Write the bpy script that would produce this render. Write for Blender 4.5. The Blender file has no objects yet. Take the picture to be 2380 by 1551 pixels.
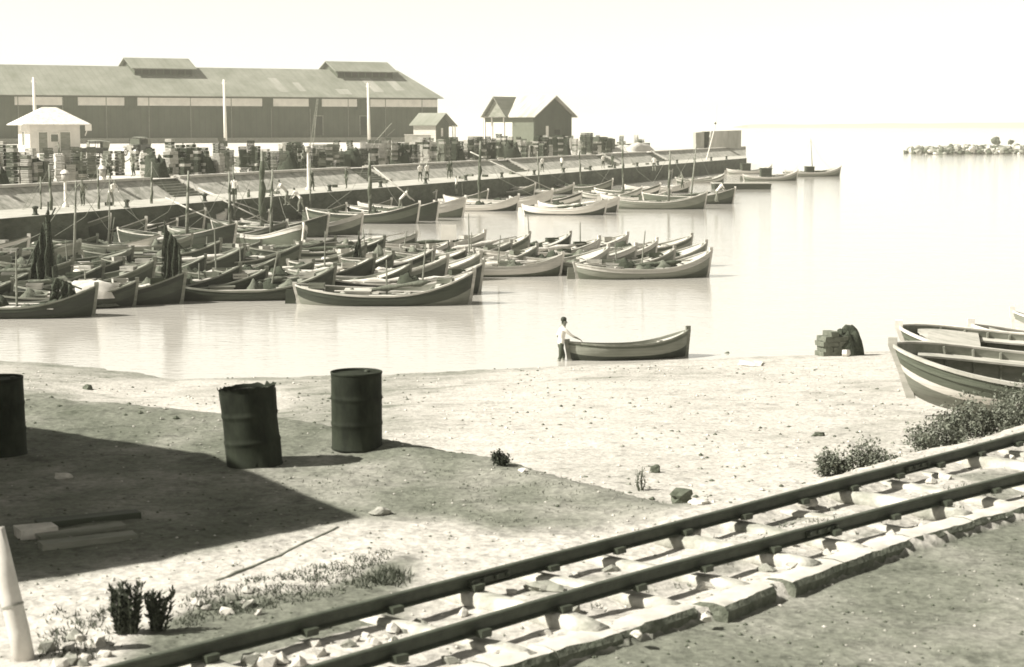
import bpy, math, random
from mathutils import Vector, Matrix, noise
R = math.radians
random.seed(7)
scene = bpy.context.scene
COL = scene.collection

# ------------------------------------------------------------------ camera, sky, sun, exposure
F, CX, CY = 4200.0, 1190.0, 775.5          # lens in units of a 2380 px wide picture
PITCH = math.atan(485.5 / F)
HC = 7.0                                    # eye level above the water
cam_d = bpy.data.cameras.new('camera')
cam_d.sensor_width = 36.0
cam_d.lens = 36.0 * F / 2380.0
cam_d.clip_start, cam_d.clip_end = 0.5, 60000.0
cam_d.dof.use_dof = True
cam_d.dof.focus_distance = 75.0
cam_d.dof.aperture_fstop = 4.5
cam = bpy.data.objects.new('camera', cam_d)
cam.location = (0, 0, HC)
cam.rotation_euler = (R(90) - PITCH, 0, 0)
COL.objects.link(cam)
scene.camera = cam

SUN_EL, SUN_AZ = R(43), R(12)               # from the left, a little behind the camera
TO_SUN = Vector((-math.cos(SUN_AZ) * math.cos(SUN_EL), -math.sin(SUN_AZ) * math.cos(SUN_EL), math.sin(SUN_EL)))
world = bpy.data.worlds.new('World')
scene.world = world
world.use_nodes = True
wn = world.node_tree
wn.nodes.clear()
sky = wn.nodes.new('ShaderNodeTexSky')
sky.sky_type = 'NISHITA'
sky.sun_disc = False
sky.sun_elevation = SUN_EL
sky.sun_rotation = math.atan2(TO_SUN.x, TO_SUN.y)
sky.dust_density = 0.3
sky.air_density = 1.0
bw = wn.nodes.new('ShaderNodeRGBToBW')
tint = wn.nodes.new('ShaderNodeMix')
tint.data_type = 'RGBA'
tint.blend_type = 'MULTIPLY'
tint.inputs[0].default_value = 1.0
tint.inputs[7].default_value = (1.0, 0.98, 0.875, 1)
bg = wn.nodes.new('ShaderNodeBackground')
bg.inputs[1].default_value = 0.085
wo = wn.nodes.new('ShaderNodeOutputWorld')
wn.links.new(sky.outputs[0], bw.inputs[0])
wn.links.new(bw.outputs[0], tint.inputs[6])
wn.links.new(tint.outputs[2], bg.inputs[0])
wn.links.new(bg.outputs[0], wo.inputs[0])

sun_d = bpy.data.lights.new('sun', 'SUN')
sun_d.energy = 4.6
sun_d.angle = R(0.6)
sun_d.color = (1.0, 0.965, 0.87)
sun = bpy.data.objects.new('sun', sun_d)
sun.rotation_euler = TO_SUN.to_track_quat('Z', 'Y').to_euler()
sun.location = (-40, -10, 60)
COL.objects.link(sun)

scene.view_settings.view_transform = 'Standard'
scene.view_settings.look = 'None'
scene.view_settings.gamma = 1.0
scene.view_settings.exposure = 1.1
scene.view_settings.use_curve_mapping = False
scene.render.engine = 'CYCLES'
cy = scene.cycles
cy.max_bounces = 5
cy.diffuse_bounces = 2
cy.glossy_bounces = 3
cy.transmission_bounces = 2
cy.volume_bounces = 1
cy.use_denoising = True
cy.pixel_filter_type = 'BLACKMAN_HARRIS'
cy.filter_width = 1.7


# ------------------------------------------------------------------ helpers
def G(x, y, z=0.0):
    """point of the place at height z that the photograph shows at (x, y) of its 2380 px width"""
    dx, dy = (x - CX) / F, (CY - y) / F
    d = Vector((dx, math.cos(PITCH) + dy * math.sin(PITCH), -math.sin(PITCH) + dy * math.cos(PITCH)))
    t = (z - HC) / d.z
    return Vector((d.x * t, d.y * t, z))


def lerp_tab(tab, x):
    if x <= tab[0][0]:
        (x0, y0), (x1, y1) = tab[0], tab[1]
    elif x >= tab[-1][0]:
        (x0, y0), (x1, y1) = tab[-2], tab[-1]
    else:
        for (x0, y0), (x1, y1) in zip(tab, tab[1:]):
            if x0 <= x <= x1:
                break
    return y0 + (y1 - y0) * (x - x0) / (x1 - x0)


def sstep(a, b, x):
    t = max(0.0, min(1.0, (x - a) / (b - a)))
    return t * t * (3 - 2 * t)


def tone(L, a=1.0):
    """monochrome print tone: greenish in the darks, cream in the lights"""
    k = max(0.0, min(1.0, (math.log(max(L, 0.02)) - math.log(0.05)) / (math.log(0.40) - math.log(0.05))))
    r = 0.92 + (1.035 - 0.92) * k
    g = 1.09 + (0.985 - 1.09) * k
    b = 0.72 + (0.90 - 0.72) * k
    return (min(1, L * r), min(1, L * g), min(1, L * b), a)


def new_mat(name):
    m = bpy.data.materials.new(name)
    m.use_nodes = True
    return m, m.node_tree, m.node_tree.nodes['Principled BSDF']


def surf(name, L, var=0.25, scale=3.0, rough=0.8, bump=0.15, bscale=None, stretch=(1, 1, 1), lines=None, spec=0.3, L2=None, streak=0.0, dist=0.01):
    """noise-varied surface. lines=(axis, spacing, depth): plank or corrugation grooves along object space"""
    m, nt, bs = new_mat(name)
    N, K = nt.nodes, nt.links
    tc = N.new('ShaderNodeTexCoord')
    oi = N.new('ShaderNodeObjectInfo')
    off = N.new('ShaderNodeVectorMath'); off.operation = 'MULTIPLY_ADD'
    cr = N.new('ShaderNodeCombineXYZ')
    K.new(oi.outputs['Random'], cr.inputs[0]); K.new(oi.outputs['Random'], cr.inputs[1])
    off.inputs[1].default_value = (37.0, 21.0, 0.0)
    K.new(cr.outputs[0], off.inputs[0]); K.new(tc.outputs['Object'], off.inputs[2])
    mp = N.new('ShaderNodeMapping')
    mp.inputs['Scale'].default_value = stretch
    K.new(off.outputs[0], mp.inputs[0])
    n1 = N.new('ShaderNodeTexNoise')
    n1.inputs['Scale'].default_value = scale
    n1.inputs['Detail'].default_value = 8
    n1.inputs['Roughness'].default_value = 0.68
    K.new(mp.outputs[0], n1.inputs['Vector'])
    ramp = N.new('ShaderNodeValToRGB')
    ramp.color_ramp.elements[0].position = 0.3
    ramp.color_ramp.elements[1].position = 0.72
    lo = L * (1 - var)
    hi = L * (1 + var) if L2 is None else L2
    ramp.color_ramp.elements[0].color = tone(lo)
    ramp.color_ramp.elements[1].color = tone(min(hi, 0.85))
    K.new(n1.outputs['Fac'], ramp.inputs[0])
    col = ramp.outputs[0]
    hgt = n1.outputs['Fac']
    n2 = N.new('ShaderNodeTexNoise')
    n2.inputs['Scale'].default_value = bscale or scale * 6
    n2.inputs['Detail'].default_value = 5
    K.new(mp.outputs[0], n2.inputs['Vector'])
    hgt = n2.outputs['Fac']
    if lines:
        ax, sp, dep = lines
        sep = N.new('ShaderNodeSeparateXYZ')
        K.new(tc.outputs['Object'], sep.inputs[0])
        q = N.new('ShaderNodeMath'); q.operation = 'MULTIPLY'; q.inputs[1].default_value = 1.0 / sp
        K.new(sep.outputs[ax], q.inputs[0])
        fr = N.new('ShaderNodeMath'); fr.operation = 'PINGPONG'; fr.inputs[1].default_value = 0.5
        K.new(q.outputs[0], fr.inputs[0])
        mr = N.new('ShaderNodeMapRange')
        mr.inputs['From Min'].default_value = 0.0
        mr.inputs['From Max'].default_value = 0.12
        mr.inputs['To Min'].default_value = 1.0 - dep
        K.new(fr.outputs[0], mr.inputs['Value'])
        mu = N.new('ShaderNodeMix'); mu.data_type = 'RGBA'; mu.blend_type = 'MULTIPLY'
        mu.inputs[0].default_value = 1.0
        K.new(col, mu.inputs[6]); K.new(mr.outputs[0], mu.inputs[7])
        col = mu.outputs[2]
        ad = N.new('ShaderNodeMath'); ad.operation = 'ADD'
        K.new(hgt, ad.inputs[0]); K.new(mr.outputs[0], ad.inputs[1])
        hgt = ad.outputs[0]
    K.new(col, bs.inputs['Base Color'])
    bs.inputs['Roughness'].default_value = rough
    bs.inputs['Specular IOR Level'].default_value = spec
    if bump:
        bp = N.new('ShaderNodeBump')
        bp.inputs['Strength'].default_value = min(1.0, bump)
        bp.inputs['Distance'].default_value = dist
        K.new(hgt, bp.inputs['Height'])
        K.new(bp.outputs[0], bs.inputs['Normal'])
    return m


class MB:
    def __init__(s):
        s.v, s.f, s.m = [], [], []

    def add(s, vs, fs, mat=0):
        o = len(s.v)
        s.v += [tuple(p) for p in vs]
        s.f += [tuple(i + o for i in f) for f in fs]
        s.m += [mat] * len(fs)
        return s

    def hexa(s, p, mat=0):
        return s.add(p, [(0, 3, 2, 1), (4, 5, 6, 7), (0, 1, 5, 4), (1, 2, 6, 5), (2, 3, 7, 6), (3, 0, 4, 7)], mat)

    def box(s, c, size, rz=0.0, mat=0, jit=0.0, tilt=None):
        x, y, z = size[0] / 2, size[1] / 2, size[2] / 2
        M = Matrix.Rotation(rz, 3, 'Z')
        if tilt:
            M = M @ Matrix.Rotation(tilt[0], 3, 'X') @ Matrix.Rotation(tilt[1], 3, 'Y')
        ps = []
        for zz in (-z, z):
            for xx, yy in ((-x, -y), (x, -y), (x, y), (-x, y)):
                j = Vector((random.uniform(-jit, jit), random.uniform(-jit, jit), random.uniform(-jit, jit)))
                ps.append(M @ Vector((xx, yy, zz)) + Vector(c) + j)
        return s.hexa(ps, mat)

    def tube(s, pts, rad, n=8, mat=0, cap=True, squash=1.0):
        pts = [Vector(p) for p in pts]
        if not hasattr(rad, '__len__'):
            rad = [rad] * len(pts)
        vs, fs = [], []
        for i, p in enumerate(pts):
            t = (pts[min(i + 1, len(pts) - 1)] - pts[max(i - 1, 0)]).normalized()
            a = Vector((0, 0, 1)) if abs(t.z) < 0.9 else Vector((1, 0, 0))
            u = t.cross(a).normalized()
            w = u.cross(t).normalized()
            for k in range(n):
                an = 2 * math.pi * k / n
                vs.append(p + u * math.cos(an) * rad[i] + w * math.sin(an) * rad[i] * squash)
        for i in range(len(pts) - 1):
            for k in range(n):
                k2 = (k + 1) % n
                fs.append((i * n + k, i * n + k2, (i + 1) * n + k2, (i + 1) * n + k))
        if cap:
            fs.append(tuple(range(n - 1, -1, -1)))
            fs.append(tuple((len(pts) - 1) * n + k for k in range(n)))
        return s.add(vs, fs, mat)

    def lathe(s, prof, n=32, mat=0, c=(0, 0, 0), wob=0.0):
        vs, fs = [], []
        for r, z in prof:
            for k in range(n):
                a = 2 * math.pi * k / n
                rr = r * (1 + wob * noise.noise(Vector((math.cos(a) * 2 + c[0], math.sin(a) * 2, z * 3))))
                vs.append((c[0] + rr * math.cos(a), c[1] + rr * math.sin(a), c[2] + z))
        for i in range(len(prof) - 1):
            for k in range(n):
                k2 = (k + 1) % n
                fs.append((i * n + k, i * n + k2, (i + 1) * n + k2, (i + 1) * n + k))
        return s.add(vs, fs, mat)

    def rock(s, c, r, sz=0.7, seed=0, mat=0, sub=2, amp=0.35):
        """angular stone: subdivided octahedron pushed about by noise"""
        vs = [Vector(p) for p in ((1, 0, 0), (-1, 0, 0), (0, 1, 0), (0, -1, 0), (0, 0, 1), (0, 0, -1))]
        fs = [(0, 2, 4), (2, 1, 4), (1, 3, 4), (3, 0, 4), (2, 0, 5), (1, 2, 5), (3, 1, 5), (0, 3, 5)]
        for _ in range(sub - 1):
            mid, nf = {}, []
            def mp(a, b):
                k = (min(a, b), max(a, b))
                if k not in mid:
                    mid[k] = len(vs)
                    vs.append(((vs[a] + vs[b]) / 2).normalized())
                return mid[k]
            for a, b, d in fs:
                ab, bd, da = mp(a, b), mp(b, d), mp(d, a)
                nf += [(a, ab, da), (ab, b, bd), (da, bd, d), (ab, bd, da)]
            fs = nf
        out = []
        for p in vs:
            q = Vector((p.x * 1.3 + seed * 7.1, p.y * 1.3 - seed * 3.3, p.z * 1.3 + seed))
            k = 1 + amp * noise.noise(q) * 2
            cube = max(abs(p.x), abs(p.y), abs(p.z))
            k *= 0.75 + 0.3 / max(cube, 0.6) * 0.75
            rr = r if hasattr(r, '__len__') else (r, r, r * sz)
            out.append((c[0] + p.x * k * rr[0], c[1] + p.y * k * rr[1], c[2] + p.z * k * rr[2]))
        return s.add(out, fs, mat)

    def mesh(s, name, mats, smooth=False):
        me = bpy.data.meshes.new(name)
        me.from_pydata(s.v, [], s.f)
        if not isinstance(mats, (list, tuple)):
            mats = [mats]
        for m in mats:
            me.materials.append(m)
        if len(mats) > 1:
            me.polygons.foreach_set('material_index', s.m)
        if smooth:
            me.polygons.foreach_set('use_smooth', [True] * len(s.f))
        me.update()
        return me

    def build(s, name, mats, parent=None, smooth=False, loc=None, rz=0.0):
        return link(name, s.mesh(name, mats, smooth), parent, loc, rz)


def link(name, me, parent=None, loc=None, rz=0.0, mats=None):
    o = bpy.data.objects.new(name, me)
    COL.objects.link(o)
    if parent is not None:
        o.parent = parent
    if loc is not None:
        o.location = loc
    if rz:
        o.rotation_euler.z = rz
    if mats:
        for i, m in enumerate(mats):
            o.material_slots[i].link = 'OBJECT'
            o.material_slots[i].material = m
    return o


def tag(o, label, cat, group=None, kind=None):
    if label: o['label'] = label
    if cat: o['category'] = cat
    if group: o['group'] = group
    if kind: o['kind'] = kind
    return o


def thing(name, label, cat, loc=(0, 0, 0), rz=0.0, group=None):
    o = bpy.data.objects.new(name, None)
    o.empty_display_size = 0.3
    COL.objects.link(o)
    o.location = loc
    o.rotation_euler.z = rz
    return tag(o, label, cat, group)


def structure(o):
    o['kind'] = 'structure'
    return o


def copy_tree(root, loc, rz, label, group=None):
    r = root.copy(); COL.objects.link(r)
    r.location = loc; r.rotation_euler.z = rz
    if label: r['label'] = label
    if group: r['group'] = group
    for ch in list(root.children):
        c = ch.copy(); COL.objects.link(c); c.parent = r
        for g in list(ch.children):
            d = g.copy(); COL.objects.link(d); d.parent = c
    return r


def shade_auto(me, ang=35):
    me.polygons.foreach_set('use_smooth', [True] * len(me.polygons))
    me.set_sharp_from_angle(angle=R(ang)) if hasattr(me, 'set_sharp_from_angle') else None


# ------------------------------------------------------------------ materials
M = {}
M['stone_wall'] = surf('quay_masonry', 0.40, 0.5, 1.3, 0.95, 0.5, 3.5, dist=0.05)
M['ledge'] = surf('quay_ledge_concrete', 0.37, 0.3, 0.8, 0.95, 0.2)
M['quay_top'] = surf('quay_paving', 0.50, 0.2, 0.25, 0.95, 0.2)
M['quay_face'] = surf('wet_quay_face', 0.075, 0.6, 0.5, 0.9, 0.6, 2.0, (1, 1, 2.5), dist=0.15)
M['coping'] = surf('pale_coping', 0.45, 0.25, 0.8, 0.9, 0.2)
M['step'] = surf('dark_step', 0.20, 0.3, 1.0, 0.95, 0.2)
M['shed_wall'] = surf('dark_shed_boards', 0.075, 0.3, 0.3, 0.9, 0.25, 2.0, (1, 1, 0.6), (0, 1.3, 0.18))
M['shed_roof'] = surf('sheet_roof', 0.20, 0.30, 0.22, 0.8, 0.3, 1.0, (1, 0.6, 0.8), (0, 1.4, 0.15))
M['shed_roof_new'] = surf('pale_sheet_roof', 0.30, 0.3, 0.15, 0.8, 0.2, 1.0, (1, 0.3, 1), (0, 0.9, 0.14))
M['limewash'] = surf('limewash', 0.62, 0.15, 0.6, 0.9, 0.1)
M['white_paint'] = surf('white_paint', 0.72, 0.1, 1.5, 0.6, 0.1)
M['white_worn'] = surf('worn_white_paint', 0.60, 0.3, 2.2, 0.75, 0.15, lines=None)
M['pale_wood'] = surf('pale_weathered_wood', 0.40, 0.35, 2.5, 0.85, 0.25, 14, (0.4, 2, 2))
M['grey_wood'] = surf('grey_weathered_wood', 0.20, 0.4, 2.5, 0.85, 0.25, 14, (0.4, 2, 2))
M['dark_wood'] = surf('dark_tarred_wood', 0.055, 0.4, 2.5, 0.7, 0.25, 14, (0.4, 2, 2))
M['black'] = surf('black_shadowed_opening', 0.03, 0.3, 1.0, 0.95, 0.0)
M['dark_iron'] = surf('rusty_black_iron', 0.04, 0.5, 6.0, 0.75, 0.4, 40, dist=0.004, spec=0.35)
M['drum'] = surf('tarry_drum_iron', 0.017, 0.5, 4.5, 0.8, 0.5, 30, (1, 1, 0.5), dist=0.004, spec=0.15, L2=0.036)
M['rail'] = surf('rusted_rail', 0.045, 0.4, 9.0, 0.6, 0.3, 60, dist=0.002, spec=0.4)
M['rail_head'] = surf('rail_head_worn', 0.055, 0.4, 9.0, 0.5, 0.2, 60, dist=0.002, spec=0.5)
M['sleeper'] = surf('pale_dusty_sleeper', 0.40, 0.5, 3.2, 0.95, 0.7, 12, (1, 1, 1), dist=0.03)
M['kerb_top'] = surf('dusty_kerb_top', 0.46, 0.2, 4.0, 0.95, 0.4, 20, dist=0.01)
M['kerb_face'] = surf('broken_kerb_face_shade', 0.12, 0.5, 7.0, 0.95, 0.9, 16, dist=0.04)  # rough broken face, its colour darkened to stand for the shade on it
M['stone'] = surf('pale_stone', 0.50, 0.3, 6.0, 0.95, 0.6, 20, dist=0.01)
M['stone_grey'] = surf('grey_stone', 0.25, 0.4, 6.0, 0.95, 0.6, 20, dist=0.01)
M['stone_dark'] = surf('dark_stone', 0.09, 0.4, 6.0, 0.95, 0.6, 20, dist=0.01)
M['net'] = surf('tarred_net', 0.045, 0.5, 6.0, 0.95, 0.8, 25, dist=0.05)
M['net_mid'] = surf('brown_net', 0.13, 0.5, 6.0, 0.95, 0.8, 25, dist=0.05)
M['canvas'] = surf('pale_canvas', 0.52, 0.25, 2.5, 0.95, 0.4, 6, dist=0.05)
M['sail_dark'] = surf('furled_dark_sail', 0.085, 0.4, 3.0, 0.95, 0.6, 10, (1, 1, 0.4), dist=0.06)
M['crate'] = surf('crate_wood', 0.38, 0.3, 2.0, 0.9, 0.2, 8)
M['crate_grey'] = surf('crate_wood_grey', 0.16, 0.3, 2.0, 0.9, 0.2, 8)
M['crate_dark'] = surf('crate_wood_dark', 0.05, 0.35, 2.0, 0.9, 0.2, 8)
M['skin'] = surf('skin', 0.22, 0.1, 8.0, 0.6, 0.0)
M['hair'] = surf('dark_hair', 0.03, 0.3, 20.0, 0.7, 0.2)
M['shirt'] = surf('white_cloth', 0.66, 0.1, 8.0, 0.9, 0.2, 30)
M['cloth_dark'] = surf('dark_cloth', 0.06, 0.3, 8.0, 0.9, 0.2, 30)
M['cloth_grey'] = surf('grey_cloth', 0.20, 0.25, 8.0, 0.9, 0.2, 30)
M['glass'] = surf('dusty_glass', 0.10, 0.2, 3.0, 0.15, 0.0, spec=0.6)
M['car_paint'] = surf('black_car_enamel', 0.03, 0.3, 3.0, 0.35, 0.0, spec=0.5)
M['rubber'] = surf('tyre_rubber', 0.035, 0.3, 9.0, 0.9, 0.1)
M['bark'] = surf('twig_bark', 0.10, 0.3, 12.0, 0.9, 0.3, 40)


def open_net(name, L):
    m, nt, bs = new_mat(name)
    N, K = nt.nodes, nt.links
    tc = N.new('ShaderNodeTexCoord')
    n1 = N.new('ShaderNodeTexNoise'); n1.inputs['Scale'].default_value = 9; n1.inputs['Detail'].default_value = 6; n1.inputs['Roughness'].default_value = 0.8
    K.new(tc.outputs['Object'], n1.inputs['Vector'])
    mr = N.new('ShaderNodeMapRange'); mr.inputs['From Min'].default_value = 0.40; mr.inputs['From Max'].default_value = 0.50
    mr.inputs['To Min'].default_value = 0.25
    K.new(n1.outputs['Fac'], mr.inputs['Value']); K.new(mr.outputs[0], bs.inputs['Alpha'])
    bs.inputs['Base Color'].default_value = tone(L)
    bs.inputs['Roughness'].default_value = 0.95
    return m


def leaf_mat(name, L):
    m, nt, bs = new_mat(name)
    N, K = nt.nodes, nt.links
    ge = N.new('ShaderNodeNewGeometry')
    ramp = N.new('ShaderNodeValToRGB')
    ramp.color_ramp.elements[0].color = tone(L * 0.55)
    ramp.color_ramp.elements[1].color = tone(L * 1.6)
    K.new(ge.outputs['Random Per Island'], ramp.inputs[0])
    K.new(ramp.outputs[0], bs.inputs['Base Color'])
    bs.inputs['Roughness'].default_value = 0.6
    bs.inputs['Specular IOR Level'].default_value = 0.25
    return m


M['open_net'] = open_net('tarred_drying_net', 0.05)
M['leaf'] = leaf_mat('grey_green_leaves', 0.115)
M['leaf_dark'] = leaf_mat('dark_leaves', 0.05)
M['grass'] = leaf_mat('dry_dark_grass', 0.075)

# hull paints: plank seams run along the hull
def paint(name, L, var=0.2):
    return surf(name, L, var, 1.6, 0.6, 0.3, 12, (0.35, 1.2, 2.2), (2, 0.13, 0.22), spec=0.35, dist=0.006)
P = {'white': paint('hull_white', 0.62, 0.15), 'cream': paint('hull_cream', 0.45), 'grey': paint('hull_grey', 0.19),
     'mid': paint('hull_mid', 0.095), 'dark': paint('hull_dark', 0.034, 0.4), 'black': paint('hull_tar', 0.02, 0.4)}


def ground_mat():
    m, nt, bs = new_mat('sand_and_soil')
    N, K = nt.nodes, nt.links
    at = N.new('ShaderNodeAttribute'); at.attribute_name = 'soil'
    tc = N.new('ShaderNodeTexCoord')
    n1 = N.new('ShaderNodeTexNoise'); n1.inputs['Scale'].default_value = 0.9; n1.inputs['Detail'].default_value = 12; n1.inputs['Roughness'].default_value = 0.72
    n2 = N.new('ShaderNodeTexNoise'); n2.inputs['Scale'].default_value = 14; n2.inputs['Detail'].default_value = 6; n2.inputs['Roughness'].default_value = 0.75
    vo = N.new('ShaderNodeTexVoronoi'); vo.inputs['Scale'].default_value = 9
    for n in (n1, n2, vo):
        K.new(tc.outputs['Object'], n.inputs['Vector'])
    # soil mask with broken edge
    a1 = N.new('ShaderNodeMath'); a1.operation = 'MULTIPLY_ADD'; a1.inputs[1].default_value = 0.9; a1.inputs[2].default_value = -0.45
    K.new(n1.outputs['Fac'], a1.inputs[0])
    a2 = N.new('ShaderNodeMath'); a2.operation = 'ADD'; a2.use_clamp = True
    K.new(at.outputs['Fac'], a2.inputs[0]); K.new(a1.outputs[0], a2.inputs[1])
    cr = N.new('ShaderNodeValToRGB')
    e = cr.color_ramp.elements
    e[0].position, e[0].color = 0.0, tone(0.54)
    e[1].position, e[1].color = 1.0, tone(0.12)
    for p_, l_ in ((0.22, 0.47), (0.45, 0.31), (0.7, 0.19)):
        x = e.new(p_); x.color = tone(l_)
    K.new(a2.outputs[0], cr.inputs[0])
    # specks
    r2 = N.new('ShaderNodeMapRange'); r2.inputs['From Min'].default_value = 0.30; r2.inputs['From Max'].default_value = 0.62
    r2.inputs['To Min'].default_value = 0.55; r2.inputs['To Max'].default_value = 1.06
    K.new(n2.outputs['Fac'], r2.inputs['Value'])
    mu = N.new('ShaderNodeMix'); mu.data_type = 'RGBA'; mu.blend_type = 'MULTIPLY'; mu.inputs[0].default_value = 1.0
    K.new(cr.outputs[0], mu.inputs[6]); K.new(r2.outputs[0], mu.inputs[7])
    n3 = N.new('ShaderNodeTexNoise'); n3.inputs['Scale'].default_value = 3.2; n3.inputs['Detail'].default_value = 7; n3.inputs['Roughness'].default_value = 0.8
    K.new(tc.outputs['Object'], n3.inputs['Vector'])
    r3 = N.new('ShaderNodeMapRange'); r3.inputs['From Min'].default_value = 0.30; r3.inputs['From Max'].default_value = 0.50
    r3.inputs['To Min'].default_value = 0.45; r3.inputs['To Max'].default_value = 1.0
    K.new(n3.outputs['Fac'], r3.inputs['Value'])
    mu2 = N.new('ShaderNodeMix'); mu2.data_type = 'RGBA'; mu2.blend_type = 'MULTIPLY'; mu2.inputs[0].default_value = 1.0
    K.new(mu.outputs[2], mu2.inputs[6]); K.new(r3.outputs[0], mu2.inputs[7])
    K.new(mu2.outputs[2], bs.inputs['Base Color'])
    bs.inputs['Roughness'].default_value = 0.95
    bs.inputs['Specular IOR Level'].default_value = 0.15
    h = N.new('ShaderNodeMath'); h.operation = 'ADD'
    K.new(n2.outputs['Fac'], h.inputs[0]); K.new(vo.outputs['Distance'], h.inputs[1])
    bp = N.new('ShaderNodeBump'); bp.inputs['Strength'].default_value = 0.5; bp.inputs['Distance'].default_value = 0.035
    K.new(h.outputs[0], bp.inputs['Height']); K.new(bp.outputs[0], bs.inputs['Normal'])
    return m


def water_mat():
    m, nt, bs = new_mat('harbour_water')
    N, K = nt.nodes, nt.links
    tc = N.new('ShaderNodeTexCoord')
    mp = N.new('ShaderNodeMapping'); mp.inputs['Scale'].default_value = (0.55, 1.0, 1.0)
    K.new(tc.outputs['Object'], mp.inputs[0])
    n1 = N.new('ShaderNodeTexNoise'); n1.inputs['Scale'].default_value = 3.2; n1.inputs['Detail'].default_value = 4; n1.inputs['Roughness'].default_value = 0.55
    n2 = N.new('ShaderNodeTexNoise'); n2.inputs['Scale'].default_value = 0.35; n2.inputs['Detail'].default_value = 3
    K.new(mp.outputs[0], n1.inputs['Vector']); K.new(mp.outputs[0], n2.inputs['Vector'])
    ad = N.new('ShaderNodeMath'); ad.operation = 'MULTIPLY_ADD'; ad.inputs[1].default_value = 1.5
    K.new(n2.outputs['Fac'], ad.inputs[0]); K.new(n1.outputs['Fac'], ad.inputs[2])
    bp = N.new('ShaderNodeBump'); bp.inputs['Strength'].default_value = 0.3; bp.inputs['Distance'].default_value = 0.05
    K.new(ad.outputs[0], bp.inputs['Height']); K.new(bp.outputs[0], bs.inputs['Normal'])
    bs.inputs['Base Color'].default_value = tone(0.50)
    bs.inputs['Roughness'].default_value = 0.05
    bs.inputs['IOR'].default_value = 1.6
    bs.inputs['Specular IOR Level'].default_value = 0.6
    return m


M['ground'] = ground_mat()
M['water'] = water_mat()

# ------------------------------------------------------------------ water and shore
ZT = 3.35                                   # level of the railway terrace
Wm = MB()
Wm.add([(-11900, 40, 0), (11900, 40, 0), (11900, 17900, 0), (-11900, 17900, 0)], [(0, 1, 2, 3)])
structure(Wm.build('water', M['water']))

shore = [(G(x, y, 0).x, G(x, y, 0).y) for x, y in ((-400, 826), (0, 838), (200, 852), (330, 868), (400, 882), (640, 877), (900, 871), (1190, 857), (1330, 849), (1690, 833), (1900, 824), (2050, 816), (2400, 800), (2800, 785))]
crest = [(G(x, y, ZT).x, G(x, y, ZT).y) for x, y in ((-400, 890), (0, 915), (200, 932), (400, 950), (643, 967), (770, 989), (890, 1018), (1018, 1041), (1130, 1060), (1300, 1105), (1420, 1140), (1560, 1170), (1660, 1165), (1800, 1138), (2100, 1062), (2380, 992), (2700, 905))]
kerb_px = [(900, 1640), (1159, 1549), (1263, 1520), (1398, 1483), (1527, 1438), (1618, 1408), (1700, 1392), (1796, 1358), (1890, 1331), (2049, 1275), (2235, 1218), (2380, 1180), (2700, 1085)]
kerb = [(G(x, y, ZT).x, G(x, y, ZT).y) for x, y in kerb_px]
# lower rim of the dark soil on the terrace
soilrim = [(G(x, y, ZT).x, G(x, y, ZT).y) for x, y in ((-400, 1440), (0, 1368), (420, 1290), (850, 1205), (1040, 1205), (1200, 1240), (1400, 1225), (1560, 1195), (1640, 1170), (1700, 1140))]
RU = lambda x: 14.0838 + 1.0564 * x + 0.00136 * x * x
RL = lambda x: 12.76 + 1.066 * x - 0.0125 * x * x


def gz(X, Y):
    zs = lerp_tab(shore, X)
    d = zs - Y
    beach = 0.072 * d if d > 0 else 0.10 * d
    beach = max(beach, -2.2)
    beach += 0.05 * noise.noise(Vector((X * 0.25, Y * 0.25, 3))) * min(1, abs(d) / 4)
    c = Y - lerp_tab(crest, X)
    wob = 0.35 * noise.noise(Vector((X * 0.8, Y * 0.3, 9.0)))
    bank = ZT - 0.02 - max(0.0, c + wob) * 0.48
    a, b, k = beach, bank, 0.25
    hh = max(0.0, min(1.0, 0.5 + 0.5 * (b - a) / k))
    z = a + (b - a) * hh + k * hh * (1 - hh)
    if c < 0.3:
        kk = lerp_tab(kerb, X) + 0.06 * noise.noise(Vector((X * 1.5, Y * 1.5, 1)))
        z -= 0.10 * sstep(0.03, -0.05, Y - kk)
        # hollowed ballast between the sleepers
        if Y > kk:
            du, dl = abs(Y - RU(X)), abs(Y - RL(X))
            e = max(0, 1 - min(du, dl) / 0.5)
            z -= 0.05 * e * sstep(-2.0, 1.5, X)
        # low lip along the crest
        z += 0.05 * math.exp(-((c + 0.5) / 0.5) ** 2)
    z += 0.03 * noise.noise(Vector((X * 0.9, Y * 0.9, 0))) + 0.014 * noise.noise(Vector((X * 3.5, Y * 3.5, 5))) + 0.007 * noise.noise(Vector((X * 11, Y * 11, 2)))
    return z


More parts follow.
